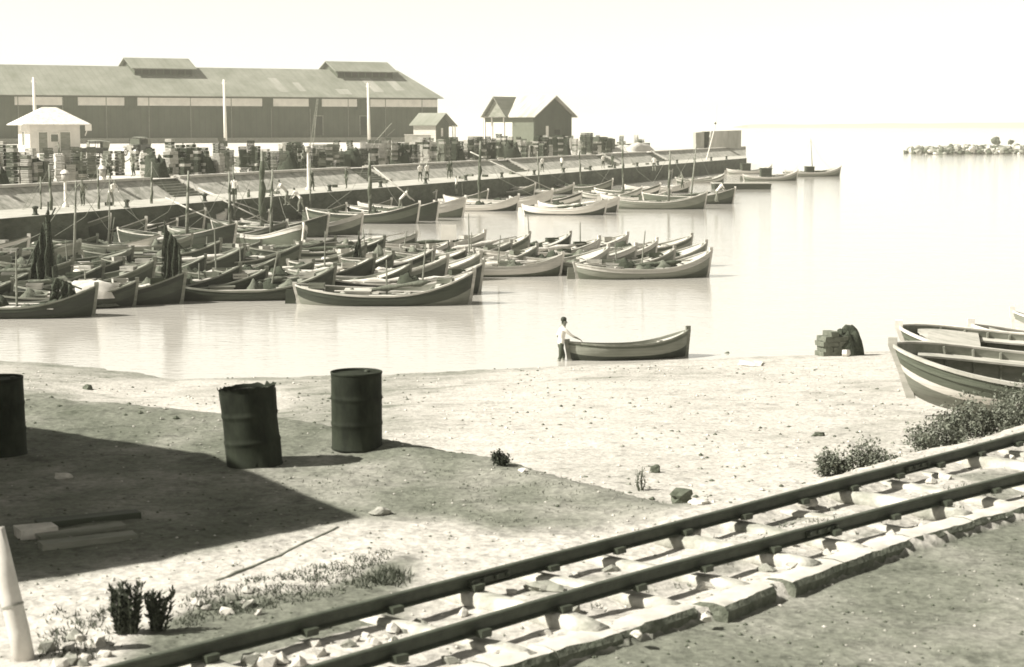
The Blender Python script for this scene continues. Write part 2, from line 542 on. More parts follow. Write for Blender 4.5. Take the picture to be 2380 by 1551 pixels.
def soil(X, Y):
    c = Y - lerp_tab(crest, X)
    kk = lerp_tab(kerb, X)
    if Y < kk - 0.03:
        return 0.68 + 0.16 * noise.noise(Vector((X * 0.7, Y * 0.7, 8)))
    if c < 0.35:
        r = Y - lerp_tab(soilrim, X)
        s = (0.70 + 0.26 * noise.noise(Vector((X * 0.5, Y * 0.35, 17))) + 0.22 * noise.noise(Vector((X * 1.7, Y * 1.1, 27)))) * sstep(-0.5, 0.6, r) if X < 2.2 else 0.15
        s = max(s, 0.06)
        du = Y - RU(X)
        if -3.0 < X < -0.4 and 0.0 < du < 2.8:             # dark grassy soil by the rail
            ed = 1.85 + 0.5 * noise.noise(Vector((X * 1.6, 3, 0)))
            s = max(s, 0.74 * sstep(ed + 0.25, ed - 0.25, du) * sstep(-2.9, -2.5, X) * sstep(-0.5, -1.1, X))
        if RL(X) < Y < RU(X) and X > -0.5:
            s += 0.35 * sstep(0.0, 0.3, noise.noise(Vector((X * 1.3, Y * 1.3, 44))))
        return s
    d = lerp_tab(shore, X) - Y
    s = 0.10 + 0.14 * sstep(0.0, 0.35, noise.noise(Vector((X * 0.35, Y * 0.18, 4))))
    s += 0.12 * sstep(0.15, 0.5, noise.noise(Vector((X * 1.4, Y * 0.7, 14))))
    s += 0.16 * sstep(2.2, 0.2, d)                                  # wet margin
    for q_ in (2.6, 6.5, 12.0):                                     # lines of weed left by the tide
        e_ = abs(d - q_ - 1.1 * noise.noise(Vector((X * 0.18, q_, 0))) - 0.3 * noise.noise(Vector((X * 1.1, q_, 5))))
        s += 0.30 * max(0.0, 1 - e_ / 0.28) * max(0.0, 0.45 + noise.noise(Vector((X * 0.9, q_ * 3, 7))))
    left = sstep(-2.0, -6.0, X - 0.05 * Y)
    s += left * 0.28 * sstep(-0.2, 0.3, noise.noise(Vector((X * 0.22, Y * 0.12, 31))) + 0.15)
    if c < 3.0 and X > -1:
        s += 0.22 * sstep(3.0, 0.5, c) * (0.4 + noise.noise(Vector((X, Y, 3))))
    return s


us = []
u = -1.5
while u < 1.5:
    us.append(u)
    au = abs(u)
    u += 0.0052 if au < 0.37 else 0.03
ys = []
y = 5.0
while y < 64.0:
    ys.append(y)
    y += y * 0.0048 if y > 9 else 0.12
gv, gf, gs = [], [], []
for yy in ys:
    for uu in us:
        X = uu * (yy + 4)
        gv.append((X, yy, gz(X, yy)))
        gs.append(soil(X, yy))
nu = len(us)
for i in range(len(ys) - 1):
    for j in range(nu - 1):
        a = i * nu + j
        gf.append((a, a + 1, a + nu + 1, a + nu))
me = bpy.data.meshes.new('ground')
me.from_pydata(gv, [], gf)
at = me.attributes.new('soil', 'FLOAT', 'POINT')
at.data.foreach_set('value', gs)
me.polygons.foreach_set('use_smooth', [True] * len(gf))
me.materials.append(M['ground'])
structure(link('ground', me))

# ------------------------------------------------------------------ quay
QD = Vector((0.3354, 0.9421, 0))            # along the quay, away from the camera
QN = Vector((-0.9421, 0.3354, 0))           # towards the land
Q0 = Vector((-64.3, 0, 0))
ZQ, ZL, WC, WL = 3.05, 1.8, 8.2, 6.1        # quay top, ledge, coping and ledge-back offsets
S_END = 338.0


def s_end(w): return 301.0 + 37.0 * min(1.0, max(0.0, w / 8.2))


def Q(s, w, z):
    if w < 8.6: s = min(s, s_end(w))
    p = Q0 + QD * s + QN * w
    return Vector((p.x, p.y, z))


def s_at(px, w, z):
    """quay distance of the place that shows at column px"""
    k = (px - CX) / F
    # x = k*(depth); depth along view axis ~ y*cos + (HC-z)*sin
    a, b = 0.0, 700.0
    for _ in range(50):
        m_ = (a + b) / 2
        p = Q(m_, w, z)
        dep = p.y * math.cos(PITCH) + (HC - z) * math.sin(PITCH)
        if p.x / dep < k: a = m_
        else: b = m_
    return a


quay = structure(thing('quay', None, None))
del quay['kind']; quay['kind'] = 'structure'
stair_px = [378, 832, 1168, 1392, 1508]
stair_s = [s_at(p, WC, ZQ) for p in stair_px]
STW = 4.2
# land sheet
ql = MB()
poly = [Q(60, WC, ZQ), Q(S_END, WC, ZQ), Q(S_END, 40, ZQ), Q(405, 44, ZQ), Q(620, 140, ZQ), Q(620, 700, ZQ), Q(60, 700, ZQ)]
ql.add(poly, [tuple(range(7))])
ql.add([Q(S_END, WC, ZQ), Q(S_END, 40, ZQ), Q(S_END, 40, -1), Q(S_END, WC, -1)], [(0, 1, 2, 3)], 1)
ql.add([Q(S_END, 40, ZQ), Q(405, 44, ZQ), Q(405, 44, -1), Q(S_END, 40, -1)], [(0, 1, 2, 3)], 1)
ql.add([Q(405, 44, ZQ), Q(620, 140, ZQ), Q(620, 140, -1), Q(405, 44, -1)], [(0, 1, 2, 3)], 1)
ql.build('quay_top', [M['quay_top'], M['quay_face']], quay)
# ledge and face
qe = MB()
qe.add([Q(60, 0, ZL), Q(S_END, 0, ZL), Q(S_END, WL + 0.4, ZL), Q(60, WL + 0.4, ZL)], [(0, 1, 2, 3)])
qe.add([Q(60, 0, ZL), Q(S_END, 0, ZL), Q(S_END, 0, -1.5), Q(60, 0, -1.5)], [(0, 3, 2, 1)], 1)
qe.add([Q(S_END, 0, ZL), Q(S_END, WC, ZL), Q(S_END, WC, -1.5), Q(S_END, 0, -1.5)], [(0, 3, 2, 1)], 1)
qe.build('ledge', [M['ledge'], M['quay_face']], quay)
# sloping stone revetment between the stairs, each bay a piece
edges = [60.0]
for s_ in stair_s:
    edges += [s_ - STW / 2, s_ + STW / 2]
edges.append(S_END)
for i in range(0, len(edges), 2):
    a, b = edges[i], edges[i + 1]
    mb = MB()
    n = max(2, int((b - a) / 1.2))
    vs, fs = [], []
    for k in range(n + 1):
        s_ = a + (b - a) * k / n
        for j in range(5):
            t = j / 4
            jx = 0.02 * noise.noise(Vector((s_ * 3.7, j * 5.1, 2)))
            vs.append(Q(s_, WL + (WC - 0.12 - WL) * t - jx, ZL + (ZQ - 0.02 - ZL) * t + jx))
    for k in range(n):
        for j in range(4):
            q = k * 5 + j
            fs.append((q, q + 1, q + 6, q + 5))
    mb.add(vs, fs)
    for s_ in (a, b):
        mb.add([Q(s_, WL, ZL), Q(s_, WC, ZQ - 0.02), Q(s_, WC + 0.6, ZQ - 0.02), Q(s_, WC + 0.6, ZL)], [(0, 1, 2, 3)])
    mb.build('revetment', M['stone_wall'], quay)
    cp = MB()
    cp.hexa([Q(a, WC - 0.25, ZQ - 0.02), Q(b, WC - 0.25, ZQ - 0.02), Q(b, WC + 0.55, ZQ - 0.02), Q(a, WC + 0.55, ZQ - 0.02),
             Q(a, WC - 0.25, ZQ + 0.16), Q(b, WC - 0.25, ZQ + 0.16), Q(b, WC + 0.55, ZQ + 0.16), Q(a, WC + 0.55, ZQ + 0.16)])
    cp.build('coping', M['coping'], quay)
st_me = None
for s_ in stair_s:
    for k in range(7):
        t0, t1 = k / 7, (k + 1) / 7
        mb = MB()
        w0 = WL + (WC + 0.55 - WL) * t0
        zt = ZL + (ZQ - ZL) * t1 - 0.03
        mb.hexa([Q(s_ - STW / 2 + 0.01, w0, ZL - 0.2), Q(s_ + STW / 2 - 0.01, w0, ZL - 0.2), Q(s_ + STW / 2 - 0.01, WC + 0.58, ZL - 0.2), Q(s_ - STW / 2 + 0.01, WC + 0.58, ZL - 0.2),
                 Q(s_ - STW / 2 + 0.01, w0, zt), Q(s_ + STW / 2 - 0.01, w0, zt), Q(s_ + STW / 2 - 0.01, WC + 0.58, zt), Q(s_ - STW / 2 + 0.01, WC + 0.58, zt)])
        mb.build('step', M['step'], quay)
    ck = MB()     # pale cheek wall on the far side of the flight
    a, b = s_ + STW / 2, s_ + STW / 2 + 0.7
    ck.hexa([Q(a, WL - 0.1, ZL), Q(b, WL - 0.1, ZL), Q(b, WC + 0.3, ZL), Q(a, WC + 0.3, ZL),
             Q(a, WL - 0.1, ZL + 0.25), Q(b, WL - 0.1, ZL + 0.25), Q(b, WC + 0.3, ZQ + 0.24), Q(a, WC + 0.3, ZQ + 0.24)])
    ck.build('cheek_wall', M['coping'], quay)

# ------------------------------------------------------------------ warehouse
WA = R(28.6)
cwr = G(1018, 329.5, ZQ)
k_ = 420.0 / cwr.y
cwr = Vector(((1018 - CX) / F * 420.0, 420.0, ZQ))


def local_x(px, y, origin, rz, z=10.0):
    """local x of the point on a rotated building at local depth y that shows at column px"""
    a, n = Vector((math.cos(rz), math.sin(rz), 0)), Vector((-math.sin(rz), math.cos(rz), 0))
    lo, hi = -220.0, 60.0
    for _ in range(50):
        m_ = (lo + hi) / 2
        p = origin + a * m_ + n * y
        if p.x / (p.y * math.cos(PITCH)) < (px - CX) / F: lo = m_
        else: hi = m_
    return lo


wh = thing('warehouse', 'long dark harbour warehouse with two roof monitors and white upper band', 'warehouse', cwr, WA)
LW, DW, HE, HR = 150.0, 30.0, 10.25, 16.65
mb = MB()
mb.box((-LW / 2, DW / 2, HE / 2), (LW, DW, HE))
mb.build('wall', M['shed_wall'], wh)
ov = 1.1
ez = HE - ov * (HR - HE) / (DW / 2) + 0.25
rt = MB()
xr = -3.0
rt.add([(-LW - ov, -ov, ez), (ov, -ov, ez), (xr, DW / 2, HR), (-LW - ov, DW / 2, HR)], [(0, 1, 2, 3)])
rt.add([(ov, DW + ov, ez), (-LW - ov, DW + ov, ez), (-LW - ov, DW / 2, HR), (xr, DW / 2, HR)], [(0, 1, 2, 3)])
rt.add([(ov, -ov, ez), (ov, DW + ov, ez), (xr, DW / 2, HR)], [(0, 1, 2)])
rt.add([(-LW - ov, -ov, ez - 0.15), (ov, -ov, ez - 0.15), (ov, DW + ov, ez - 0.15), (-LW - ov, DW + ov, ez - 0.15)], [(0, 3, 2, 1)])
rt.add([(-LW - ov, -ov, ez - 0.15), (ov, -ov, ez - 0.15), (ov, -ov, ez), (-LW - ov, -ov, ez)], [(0, 1, 2, 3)])
rt.add([(ov, -ov, ez - 0.15), (ov, DW + ov, ez - 0.15), (ov, DW + ov, ez), (ov, -ov, ez)], [(0, 1, 2, 3)])
roof = rt.build('roof', M['shed_roof'], wh)
# newer, paler sheets near the right end
xs0 = local_x(755, DW / 2, cwr, WA)
nb = MB()
def roofpt(x, y): return (x, y, ez + (HR - ez) * (y + ov) / (DW / 2 + ov) + 0.03)
for k, (x0, y0, w_, h_) in enumerate(((-38, 1.5, 2.2, 8), (-33, 2, 1.6, 5), (-15, 2, 2.6, 9), (-9, 3, 2.2, 8), (-24, 0.5, 3, 3))):
    nb = MB()
    nb.add([roofpt(x0, y0), roofpt(x0 + w_, y0), roofpt(x0 + w_, y0 + h_), roofpt(x0, y0 + h_)], [(0, 1, 2, 3)])
    nb.build('roof_sheet', M['shed_roof_new'], roof)
for px0, px1 in ((300, 432), (766, 893)):
    x0, x1 = local_x(px0, DW / 2, cwr, WA), local_x(px1, DW / 2, cwr, WA)
    hd, zr, ze = 5.0, 18.35, 16.3
    mo = MB()
    mo.box(((x0 + x1) / 2, DW / 2, ze / 2 + 6.6), (x1 - x0, hd * 2, ze - 13.2 + 0.2))
    mo.add([(x0, DW / 2 - hd, ze), (x0, DW / 2 + hd, ze), (x0, DW / 2, zr - 0.1)], [(0, 1, 2)])
    mo.add([(x1, DW / 2 - hd, ze), (x1, DW / 2 + hd, ze), (x1, DW / 2, zr - 0.1)], [(0, 2, 1)])
    mon = mo.build('monitor', M['shed_wall'], wh)
    e_ = 0.9
    mr_ = MB()
    zl = ze - e_ * (zr - ze) / hd
    for sg in (-1, 1):
        y0_, y1_ = DW / 2 + sg * (hd + e_), DW / 2
        mr_.hexa([(x0 - e_, y0_, zl), (x1 + e_, y0_, zl), (x1 + e_, y1_, zr), (x0 - e_, y1_, zr),
                  (x0 - e_, y0_, zl + 0.2), (x1 + e_, y0_, zl + 0.2), (x1 + e_, y1_, zr + 0.2), (x0 - e_, y1_, zr + 0.2)])
    mr_.build('monitor_roof', M['shed_roof'], mon)
    for j in range(8):
        lv = MB()
        xx = x0 + (x1 - x0) * (j + 0.5) / 8
        lv.box((xx, DW / 2 - hd - 0.05, ze - 0.85), ((x1 - x0) / 8 * 0.8, 0.08, 1.1))
        lv.build('louvre', M['black'], mon)
for a_, b_ in ((-140, 0), (35, 148), (182, 290), (320, 610), (635, 718), (748, 830), (860, 1016)):
    x0, x1 = local_x(a_, 0, cwr, WA), local_x(b_, 0, cwr, WA)
    pn = MB()
    pn.box(((x0 + x1) / 2, -0.06, 8.8), (x1 - x0, 0.12, 1.7))
    pn.build('white_panel', M['limewash'], wh)
for a_, b_ in ((0, 35), (148, 182), (290, 320), (610, 635), (718, 748), (830, 860)):
    x0, x1 = local_x(a_, 0, cwr, WA), local_x(b_, 0, cwr, WA)
    pn = MB()
    pn.box(((x0 + x1) / 2, -0.15, 8.6), (x1 - x0 - 0.1, 0.3, 2.3))
    pn.build('hoist_door', M['shed_wall'], wh)
for a_, b_ in ((731, 750), (836, 853)):
    x0, x1 = local_x(a_, 0, cwr, WA), local_x(b_, 0, cwr, WA)
    pn = MB()
    pn.box(((x0 + x1) / 2, -0.02, 3.7), (x1 - x0, 0.1, 4.2))
    d_ = pn.build('loading_door', M['black'], wh)
    fr_ = MB()
    for xx in (x0, x1):
        fr_.box((xx, -0.1, 3.7), (0.2, 0.16, 4.3))
    fr_.box(((x0 + x1) / 2, -0.1, 5.9), (x1 - x0 + 0.4, 0.16, 0.2))
    fr_.build('door_frame', M['grey_wood'], d_)
pl = MB()
pl.box((-LW / 2, -1.2, 0.55), (LW, 2.4, 1.1))
pl.build('loading_platform', M['stone_grey'], wh)
for k in range(16):
    pp = MB(); pp.tube([(-4 - k * 9.2, -0.12, 1.0), (-4 - k * 9.2, -0.12, HE - 0.6)], 0.09, 6)
    pp.build('downpipe', M['grey_wood'], wh)

# ------------------------------------------------------------------ kiosk
def gable_house(root, L, W, H, HRr, wall, roofm, ovh=0.6, gable_m=None):
    """ridge along local x, origin at the near corner, body spans x 0..L, y 0..W"""
    w = MB(); w.box((L / 2, W / 2, H / 2), (L, W, H))
    w.add([(0, 0, H), (0, W, H), (0, W / 2, HRr - 0.1)], [(0, 1, 2)])
    w.add([(L, 0, H), (L, W, H), (L, W / 2, HRr - 0.1)], [(0, 2, 1)])
    w.build('wall', wall, root)
    r = MB()
    dz = ovh * (HRr - H) / (W / 2)
    for a, b in ((-ovh, W / 2), (W + ovh, W / 2)):
        r.hexa([(-ovh, a, H - dz), (L + ovh, a, H - dz), (L + ovh, b, HRr), (-ovh, b, HRr),
                (-ovh, a, H - dz + 0.18), (L + ovh, a, H - dz + 0.18), (L + ovh, b, HRr + 0.18), (-ovh, b, HRr + 0.18)])
    return r.build('roof', roofm, root)


def at_depth(px, dep, z):
    return Vector(((px - CX) / F * dep, dep, z))


kc = at_depth(76, 252, ZQ)
kio = thing('kiosk', 'small white kiosk with pale hipped roof behind the crate stacks', 'kiosk', kc, R(28))
KW, KH = 7.0, 4.1
w = MB(); w.box((KW / 2, KW / 2, KH / 2), (KW, KW, KH)); w.build('wall', M['limewash'], kio)
r = MB()
o_ = 1.3
hz = KH + 2.3
r.add([(-o_, -o_, KH - 0.1), (KW + o_, -o_, KH - 0.1), (KW + o_, KW + o_, KH - 0.1), (-o_, KW + o_, KH - 0.1), (KW * 0.38, KW / 2, hz), (KW * 0.66, KW / 2, hz)],
      [(0, 1, 5, 4), (1, 2, 5), (2, 3, 4, 5), (3, 0, 4)])
r.add([(-o_, -o_, KH - 0.22), (KW + o_, -o_, KH - 0.22), (KW + o_, KW + o_, KH - 0.22), (-o_, KW + o_, KH - 0.22)], [(0, 3, 2, 1)])
for a, b in (((-o_, -o_), (KW + o_, -o_)), ((KW + o_, -o_), (KW + o_, KW + o_)), ((KW + o_, KW + o_), (-o_, KW + o_)), ((-o_, KW + o_), (-o_, -o_))):
    r.add([(a[0], a[1], KH - 0.22), (b[0], b[1], KH - 0.22), (b[0], b[1], KH - 0.1), (a[0], a[1], KH - 0.1)], [(0, 1, 2, 3)])
r.build('roof', M['white_worn'], kio)
for x0, x1, z0, z1, nm, mt in ((1.2, 2.4, 0.0, 2.9, 'door', 'grey_wood'), (2.9, 3.9, 1.6, 2.6, 'window', 'glass'), (4.2, 5.6, 0.0, 2.9, 'door', 'grey_wood')):
    d = MB(); d.box(((x0 + x1) / 2, -0.02, (z0 + z1) / 2), (x1 - x0, 0.08, z1 - z0))
    dd = d.build(nm, M[mt], kio)
    f_ = MB()
    for xx in (x0 - 0.06, x1 + 0.06): f_.box((xx, -0.05, (z0 + z1) / 2), (0.12, 0.12, z1 - z0))
    f_.box(((x0 + x1) / 2, -0.05, z1 + 0.06), (x1 - x0 + 0.24, 0.12, 0.12))
    f_.build('frame', M['white_paint'], dd)
d = MB(); d.box((-0.02, 3.6, 2.0), (0.08, 1.3, 1.9)); dd = d.build('window', M['glass'], kio)
f_ = MB()
for yy in (2.9, 4.3): f_.box((-0.05, yy, 2.0), (0.12, 0.12, 2.0))
f_.box((-0.05, 3.6, 3.0), (0.12, 1.5, 0.12)); f_.box((-0.05, 3.6, 1.0), (0.16, 1.6, 0.12))
f_.build('frame', M['white_paint'], dd)
for xx, yy in ((KW + 1.0, -1.0), (-1.0, -1.0), (KW + 1.0, KW + 1.0)):
    b = MB()
    b.tube([(xx, yy, KH - 0.2), (xx * 0.93 + 0.1, yy * 0.7, KH - 1.7)], 0.07, 6)
    b.box((xx - 0.05, yy + 0.05, KH - 0.6), (0.9, 0.12, 0.8))
    b.build('eave_bracket', M['white_paint'], kio)

# ------------------------------------------------------------------ market house with open bay, and the small hut beside it
hc = at_depth(1241, 345, ZQ)
ha = R(180 - 40)
mk = thing('market_house', 'large gabled quay house with open bay, pale roof and dark end wall', 'house', hc, ha)
# local x runs left and away along the long wall, local -y... the gable end stands at x = 0
LH, WH_, HH, HRH = 12.8, 11.5, 5.8, 9.3
def house_part(mbx, nm, mt, par=mk): return mbx.build(nm, mt, par)
# body: y from 0 (long wall that faces the camera on the left) to -WH_ (far side)
b = MB()
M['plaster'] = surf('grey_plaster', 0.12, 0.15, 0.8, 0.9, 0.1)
b.box((2.7, -WH_ / 2, HH / 2), (5.4, WH_, HH)); house_part(b, 'wall', M['plaster'])
b = MB()
b.add([(-0.02, 0.02, 0), (-0.02, -WH_ - 0.02, 0), (-0.02, -WH_ - 0.02, HH), (-0.02, -WH_ / 2, HRH - 0.15), (-0.02, 0.02, HH),
       (0.2, 0.02, 0), (0.2, -WH_ - 0.02, 0), (0.2, -WH_ - 0.02, HH), (0.2, -WH_ / 2, HRH - 0.15), (0.2, 0.02, HH)],
      [(0, 1, 2, 3, 4), (5, 9, 8, 7, 6), (0, 5, 6, 1), (1, 6, 7, 2), (0, 4, 9, 5)])
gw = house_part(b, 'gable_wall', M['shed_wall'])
for yy, ww, hh, nm, mt in ((-3.9, 0.75, 2.4, 'window', 'white_paint'), (-7.0, 1.6, 3.0, 'door', 'black')):
    b = MB(); b.box((-0.06, yy, 1.3 + hh / 2 if nm == 'window' else hh / 2), (0.08, ww, hh)); b.build(nm, M[mt], gw)
b = MB()
dz = 0.8 * (HRH - HH) / (WH_ / 2)
for a_, b_ in ((0.8, -WH_ / 2), (-WH_ - 0.8, -WH_ / 2)):
    b.hexa([(-0.9, a_, HH - dz), (LH, a_, HH - dz), (LH, b_, HRH), (-0.9, b_, HRH), (-0.9, a_, HH - dz + 0.2), (LH, a_, HH - dz + 0.2), (LH, b_, HRH + 0.2), (-0.9, b_, HRH + 0.2)])
M['stripe_roof'] = surf('streaked_sheet_roof', 0.40, 0.5, 0.5, 0.8, 0.2, 1.0, (1.6, 0.12, 0.3), (0, 0.8, 0.3))
hroof = house_part(b, 'roof', M['stripe_roof'])
for xx in (7.6, 10.6, 13.0, LH - 0.3):
    for yy in (-0.15, -WH_ + 0.15):
        b = MB(); b.box((xx, yy, HH / 2), (0.3, 0.3, HH)); b.build('post', M['limewash'], mk)
b = MB(); b.box((8.9, -0.12, HH - 0.7), (7.0, 0.2, 1.4)); b.build('lintel', M['plaster'], mk)
b = MB(); b.box((11.9, -WH_ + 0.2, 0.6), (6.6, 0.2, 1.2)); b.build('low_wall', M['limewash'], mk)
b = MB(); b.box((9.2, -WH_ + 3, 1.2), (1.2, 2.0, 2.4)); b.build('inner_pier', M['grey_wood'], mk)
# cross gable over the open bay
cg0, cg1, cgm, cgz = 6.2, 11.6, 8.9, HRH - 0.2
b = MB()
for a_, b_ in ((cg0 - 0.4, cgm), (cg1 + 0.4, cgm)):
    b.hexa([(a_, 1.6, HH - 0.5), (a_, -WH_ / 2, HH - 0.5), (b_, -WH_ / 2, cgz), (b_, 1.6, cgz), (a_, 1.6, HH - 0.3), (a_, -WH_ / 2, HH - 0.3), (b_, -WH_ / 2, cgz + 0.2), (b_, 1.6, cgz + 0.2)])
b.build('cross_gable_roof', M['shed_roof'], mk)
b = MB(); b.add([(cg0 + 0.2, 0.9, HH - 0.4), (cg1 - 0.2, 0.9, HH - 0.4), (cgm, 0.9, cgz - 0.2)], [(0, 1, 2)]); b.build('cross_gable_wall', M['grey_wood'], mk)

sc_ = at_depth(1014, 372, ZQ)
sh = thing('small_hut', 'small pale hut with dark gable and corner porch beside the warehouse', 'hut', sc_, R(180 - 35))
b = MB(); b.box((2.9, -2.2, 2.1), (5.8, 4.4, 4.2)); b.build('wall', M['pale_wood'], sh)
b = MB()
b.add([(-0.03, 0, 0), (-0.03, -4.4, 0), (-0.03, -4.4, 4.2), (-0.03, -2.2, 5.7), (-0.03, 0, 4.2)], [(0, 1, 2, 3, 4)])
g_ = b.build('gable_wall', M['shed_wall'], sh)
b = MB(); b.box((-0.08, -2.0, 2.4), (0.08, 0.6, 1.7)); b.build('window', M['white_worn'], g_)
b = MB()
for a_, b_, za, zb in ((0.7, -2.6, 3.75, 6.2), (-6.6, -2.6, 3.55, 6.2)):
    b.hexa([(-0.7, a_, za), (6.4, a_, za), (6.4, b_, zb), (-0.7, b_, zb), (-0.7, a_, za + 0.15), (6.4, a_, za + 0.15), (6.4, b_, zb + 0.15), (-0.7, b_, zb + 0.15)])
b.build('roof', M['shed_roof'], sh)
for yy in (-6.2, -5.4):
    b = MB(); b.box((-0.3, yy, 1.9), (0.16, 0.16, 3.8)); b.build('porch_post', M['white_paint'], sh)
fw = thing('low_wall', 'low pale wall in front of the small hut', 'wall', at_depth(942, 360, ZQ), 0)
b = MB(); b.box((2.6, 0, 0.95), (5.2, 0.25, 1.9)); b.build('panel', M['ledge'], fw)
b = MB(); b.box((2.6, 0, 1.96), (5.4, 0.35, 0.12)); b.build('cap', M['white_paint'], fw)

# ------------------------------------------------------------------ tall white poles, lamp posts, derrick
def pole(px, dep, ytop, label, lean=0.0, r=0.27, name='utility_pole', arm=True):
    p = at_depth(px, dep, ZQ)
    h = HC - ZQ + (290 - ytop) / F * dep
    t = thing(name, label, 'pole', p, 0, 'tall white poles on the quay')
    b = MB(); b.tube([(0, 0, 0), (lean * 0.5, 0, h * 0.5), (lean, 0, h)], [r * 1.15, r, r * 0.75], 10); b.build('shaft', M['white_paint'], t, True)
    b = MB(); b.tube([(0, 0, 0), (0, 0, 1.0)], [r * 1.35, r * 1.3], 10); b.build('foot', M['dark_wood'], t, True)
    if arm:
        b = MB(); b.box((lean, 0, h - 0.7), (0.8, 0.12, 0.12)); b.build('cross_arm', M['white_paint'], t)
        for xx in (-0.33, 0.33):
            b = MB(); b.lathe([(0.0, 0), (0.07, 0.02), (0.05, 0.12), (0.07, 0.2), (0, 0.24)], 8, c=(lean + xx, 0, h - 0.64)); b.build('insulator', M['white_paint'], t, True)
    return t
pole(90, 285, 182, 'white pole rising in front of the small white kiosk', -0.1)
pole(528, 330, 187, 'white pole at the middle of the dark warehouse wall', -0.1)
pole(860, 355, 195, 'white pole near the right end of the dark warehouse', -0.15)


def lantern(s, w, z, h, label, cat='lamp post'):
    t = thing('lamp_post', label, cat, Q(s, w, z), 0, 'short white lamp posts on the quay edge')
    b = MB(); b.lathe([(0.22, 0), (0.22, 0.15), (0.11, 0.25), (0.09, h - 0.6)], 12); b.build('post', M['white_paint'], t, True)
    b = MB(); b.lathe([(0.09, h - 0.62), (0.22, h - 0.55), (0.24, h - 0.15), (0.1, h - 0.1)], 12); b.build('lantern', M['ledge'], t, True)
    b = MB(); b.lathe([(0.3, h - 0.12), (0.22, h + 0.04), (0.0, h + 0.14)], 12); b.build('cap', M['white_paint'], t, True)
lantern(s_at(153, 4.6, ZL), 4.6, ZL, 2.25, 'short white lamp post on the ledge below the first crate stacks')
lantern(s_at(240, WC + 0.1, ZQ + 0.16), WC + 0.15, ZQ + 0.16, 0.85, 'stubby white lamp on the coping beside the first stairs')
lantern(s_at(717, 3.5, ZL), 3.5, ZL, 3.6, 'white lamp post on the ledge behind the thick dark mast')

dk = thing('derrick', 'slender lattice derrick leaning in front of the warehouse', 'derrick', at_depth(726, 330, ZQ))
H_ = 8.6
b = MB(); b.tube([(-0.25, 0, 0), (1.15, 0, H_)], 0.06, 6); b.tube([(0.35, 0, 0), (1.35, 0, H_)], 0.06, 6); b.build('boom_chord', M['grey_wood'], dk)
for k in range(14):
    t0, t1 = k / 14, (k + 1) / 14
    a = (-0.25 + 1.4 * t0, 0, H_ * t0); c = (0.35 + 1.0 * t1, 0, H_ * t1)
    b = MB(); b.tube([a, c] if k % 2 else [(0.35 + 1.0 * t0, 0, H_ * t0), (-0.25 + 1.4 * t1, 0, H_ * t1)], 0.035, 5); b.build('lacing_bar', M['grey_wood'], dk)
b = MB(); b.tube([(1.25, 0, H_), (1.35, 0, H_ - 5.0)], 0.02, 4); b.build('cable', M['dark_iron'], dk)
ck_ = thing('hand_crane', 'low jib crane standing in front of the warehouse end', 'crane', at_depth(873, 345, ZQ))
b = MB(); b.tube([(0, 0, 0.6), (3.2, 0, 4.2)], [0.12, 0.07], 6); b.build('jib', M['grey_wood'], ck_)
b = MB(); b.tube([(1.0, 0.2, 0.6), (3.8, 0.2, 3.1)], [0.1, 0.06], 6); b.build('stay', M['grey_wood'], ck_)
b = MB(); b.box((0.9, 0, 0.5), (2.8, 1.5, 1.0)); b.box((2.6, 0, 0.9), (1.0, 1.2, 1.2)); b.build('base', M['dark_wood'], ck_)

SPOTS = [(60, 'at the left edge of the quay'), (120, 'in front of the white kiosk'), (200, 'right of the white kiosk doors'), (270, 'between kiosk and open car'), (360, 'below the open car'), (450, 'right of the open car'), (520, 'left of the middle white pole'),
         (600, 'right of the middle white pole'), (700, 'left of the lattice derrick'), (790, 'right of the lattice derrick'), (880, 'below the right hand white pole'), (980, 'below the low jib crane'), (1080, 'below the small hut'), (1230, 'below the gabled quay house'), (1400, 'right of the gabled quay house'), (9999, 'towards the quay end')]
def spot(p):
    px = CX + F * p.x / (p.y * math.cos(PITCH) + (HC - p.z) * math.sin(PITCH))
    for lim, w in SPOTS:
        if px < lim: return w
ORD = ['first', 'second', 'third', 'fourth', 'fifth', 'sixth', 'seventh', 'eighth', 'ninth', 'tenth', 'eleventh', 'twelfth', 'thirteenth', 'fourteenth', 'fifteenth', 'sixteenth', 'seventeenth', 'eighteenth', 'nineteenth', 'twentieth']
# ------------------------------------------------------------------ fish crates stacked along the quay
def crate_mesh(name, mt, l=0.62, w_=0.42, h=0.225):
    b = MB()
    t = 0.022
    for k in range(2):
        z = 0.012 + h * (0.25 + 0.5 * k)
        for sg in (-1, 1):
            b.box((0, sg * (w_ / 2 - t / 2), z), (l, t, h * 0.36))
    for sg in (-1, 1):
        b.box((sg * (l / 2 - t / 2), 0, h / 2 + 0.01), (t, w_ - 2 * t, h * 0.86))
    b.box((0, 0, 0.012), (l - 2 * t, w_ - 2 * t, 0.02))
    return b.mesh(name, mt)
def mound_q(k):
    b = MB(); n, rings = 18, 9
    vs, fs = [(0, 0, 1.7)], []
    for i in range(1, rings + 1):
        for j in range(n):
            a = 2 * math.pi * j / n; t = i / rings
            rr = t * (1 + 0.4 * noise.noise(Vector((math.cos(a) * 1.5 + k * 3.1, math.sin(a) * 1.5, t * 2))))
            z = 1.7 * (1 - t ** 4) * (0.85 + 0.7 * noise.noise(Vector((math.cos(a) * t * 3, math.sin(a) * t * 3, k * 2.0))))
            vs.append((1.3 * rr * math.cos(a), 0.9 * rr * math.sin(a), max(0, z) if i < rings else -0.02))
    for j in range(n): fs.append((0, 1 + j, 1 + (j + 1) % n))
    for i in range(rings - 1):
        for j in range(n):
            a, c = 1 + i * n + j, 1 + i * n + (j + 1) % n
            fs.append((a, a + n, c + n, c))
    b.add(vs, fs)
    return b.mesh('net_mound', M['net'], True)
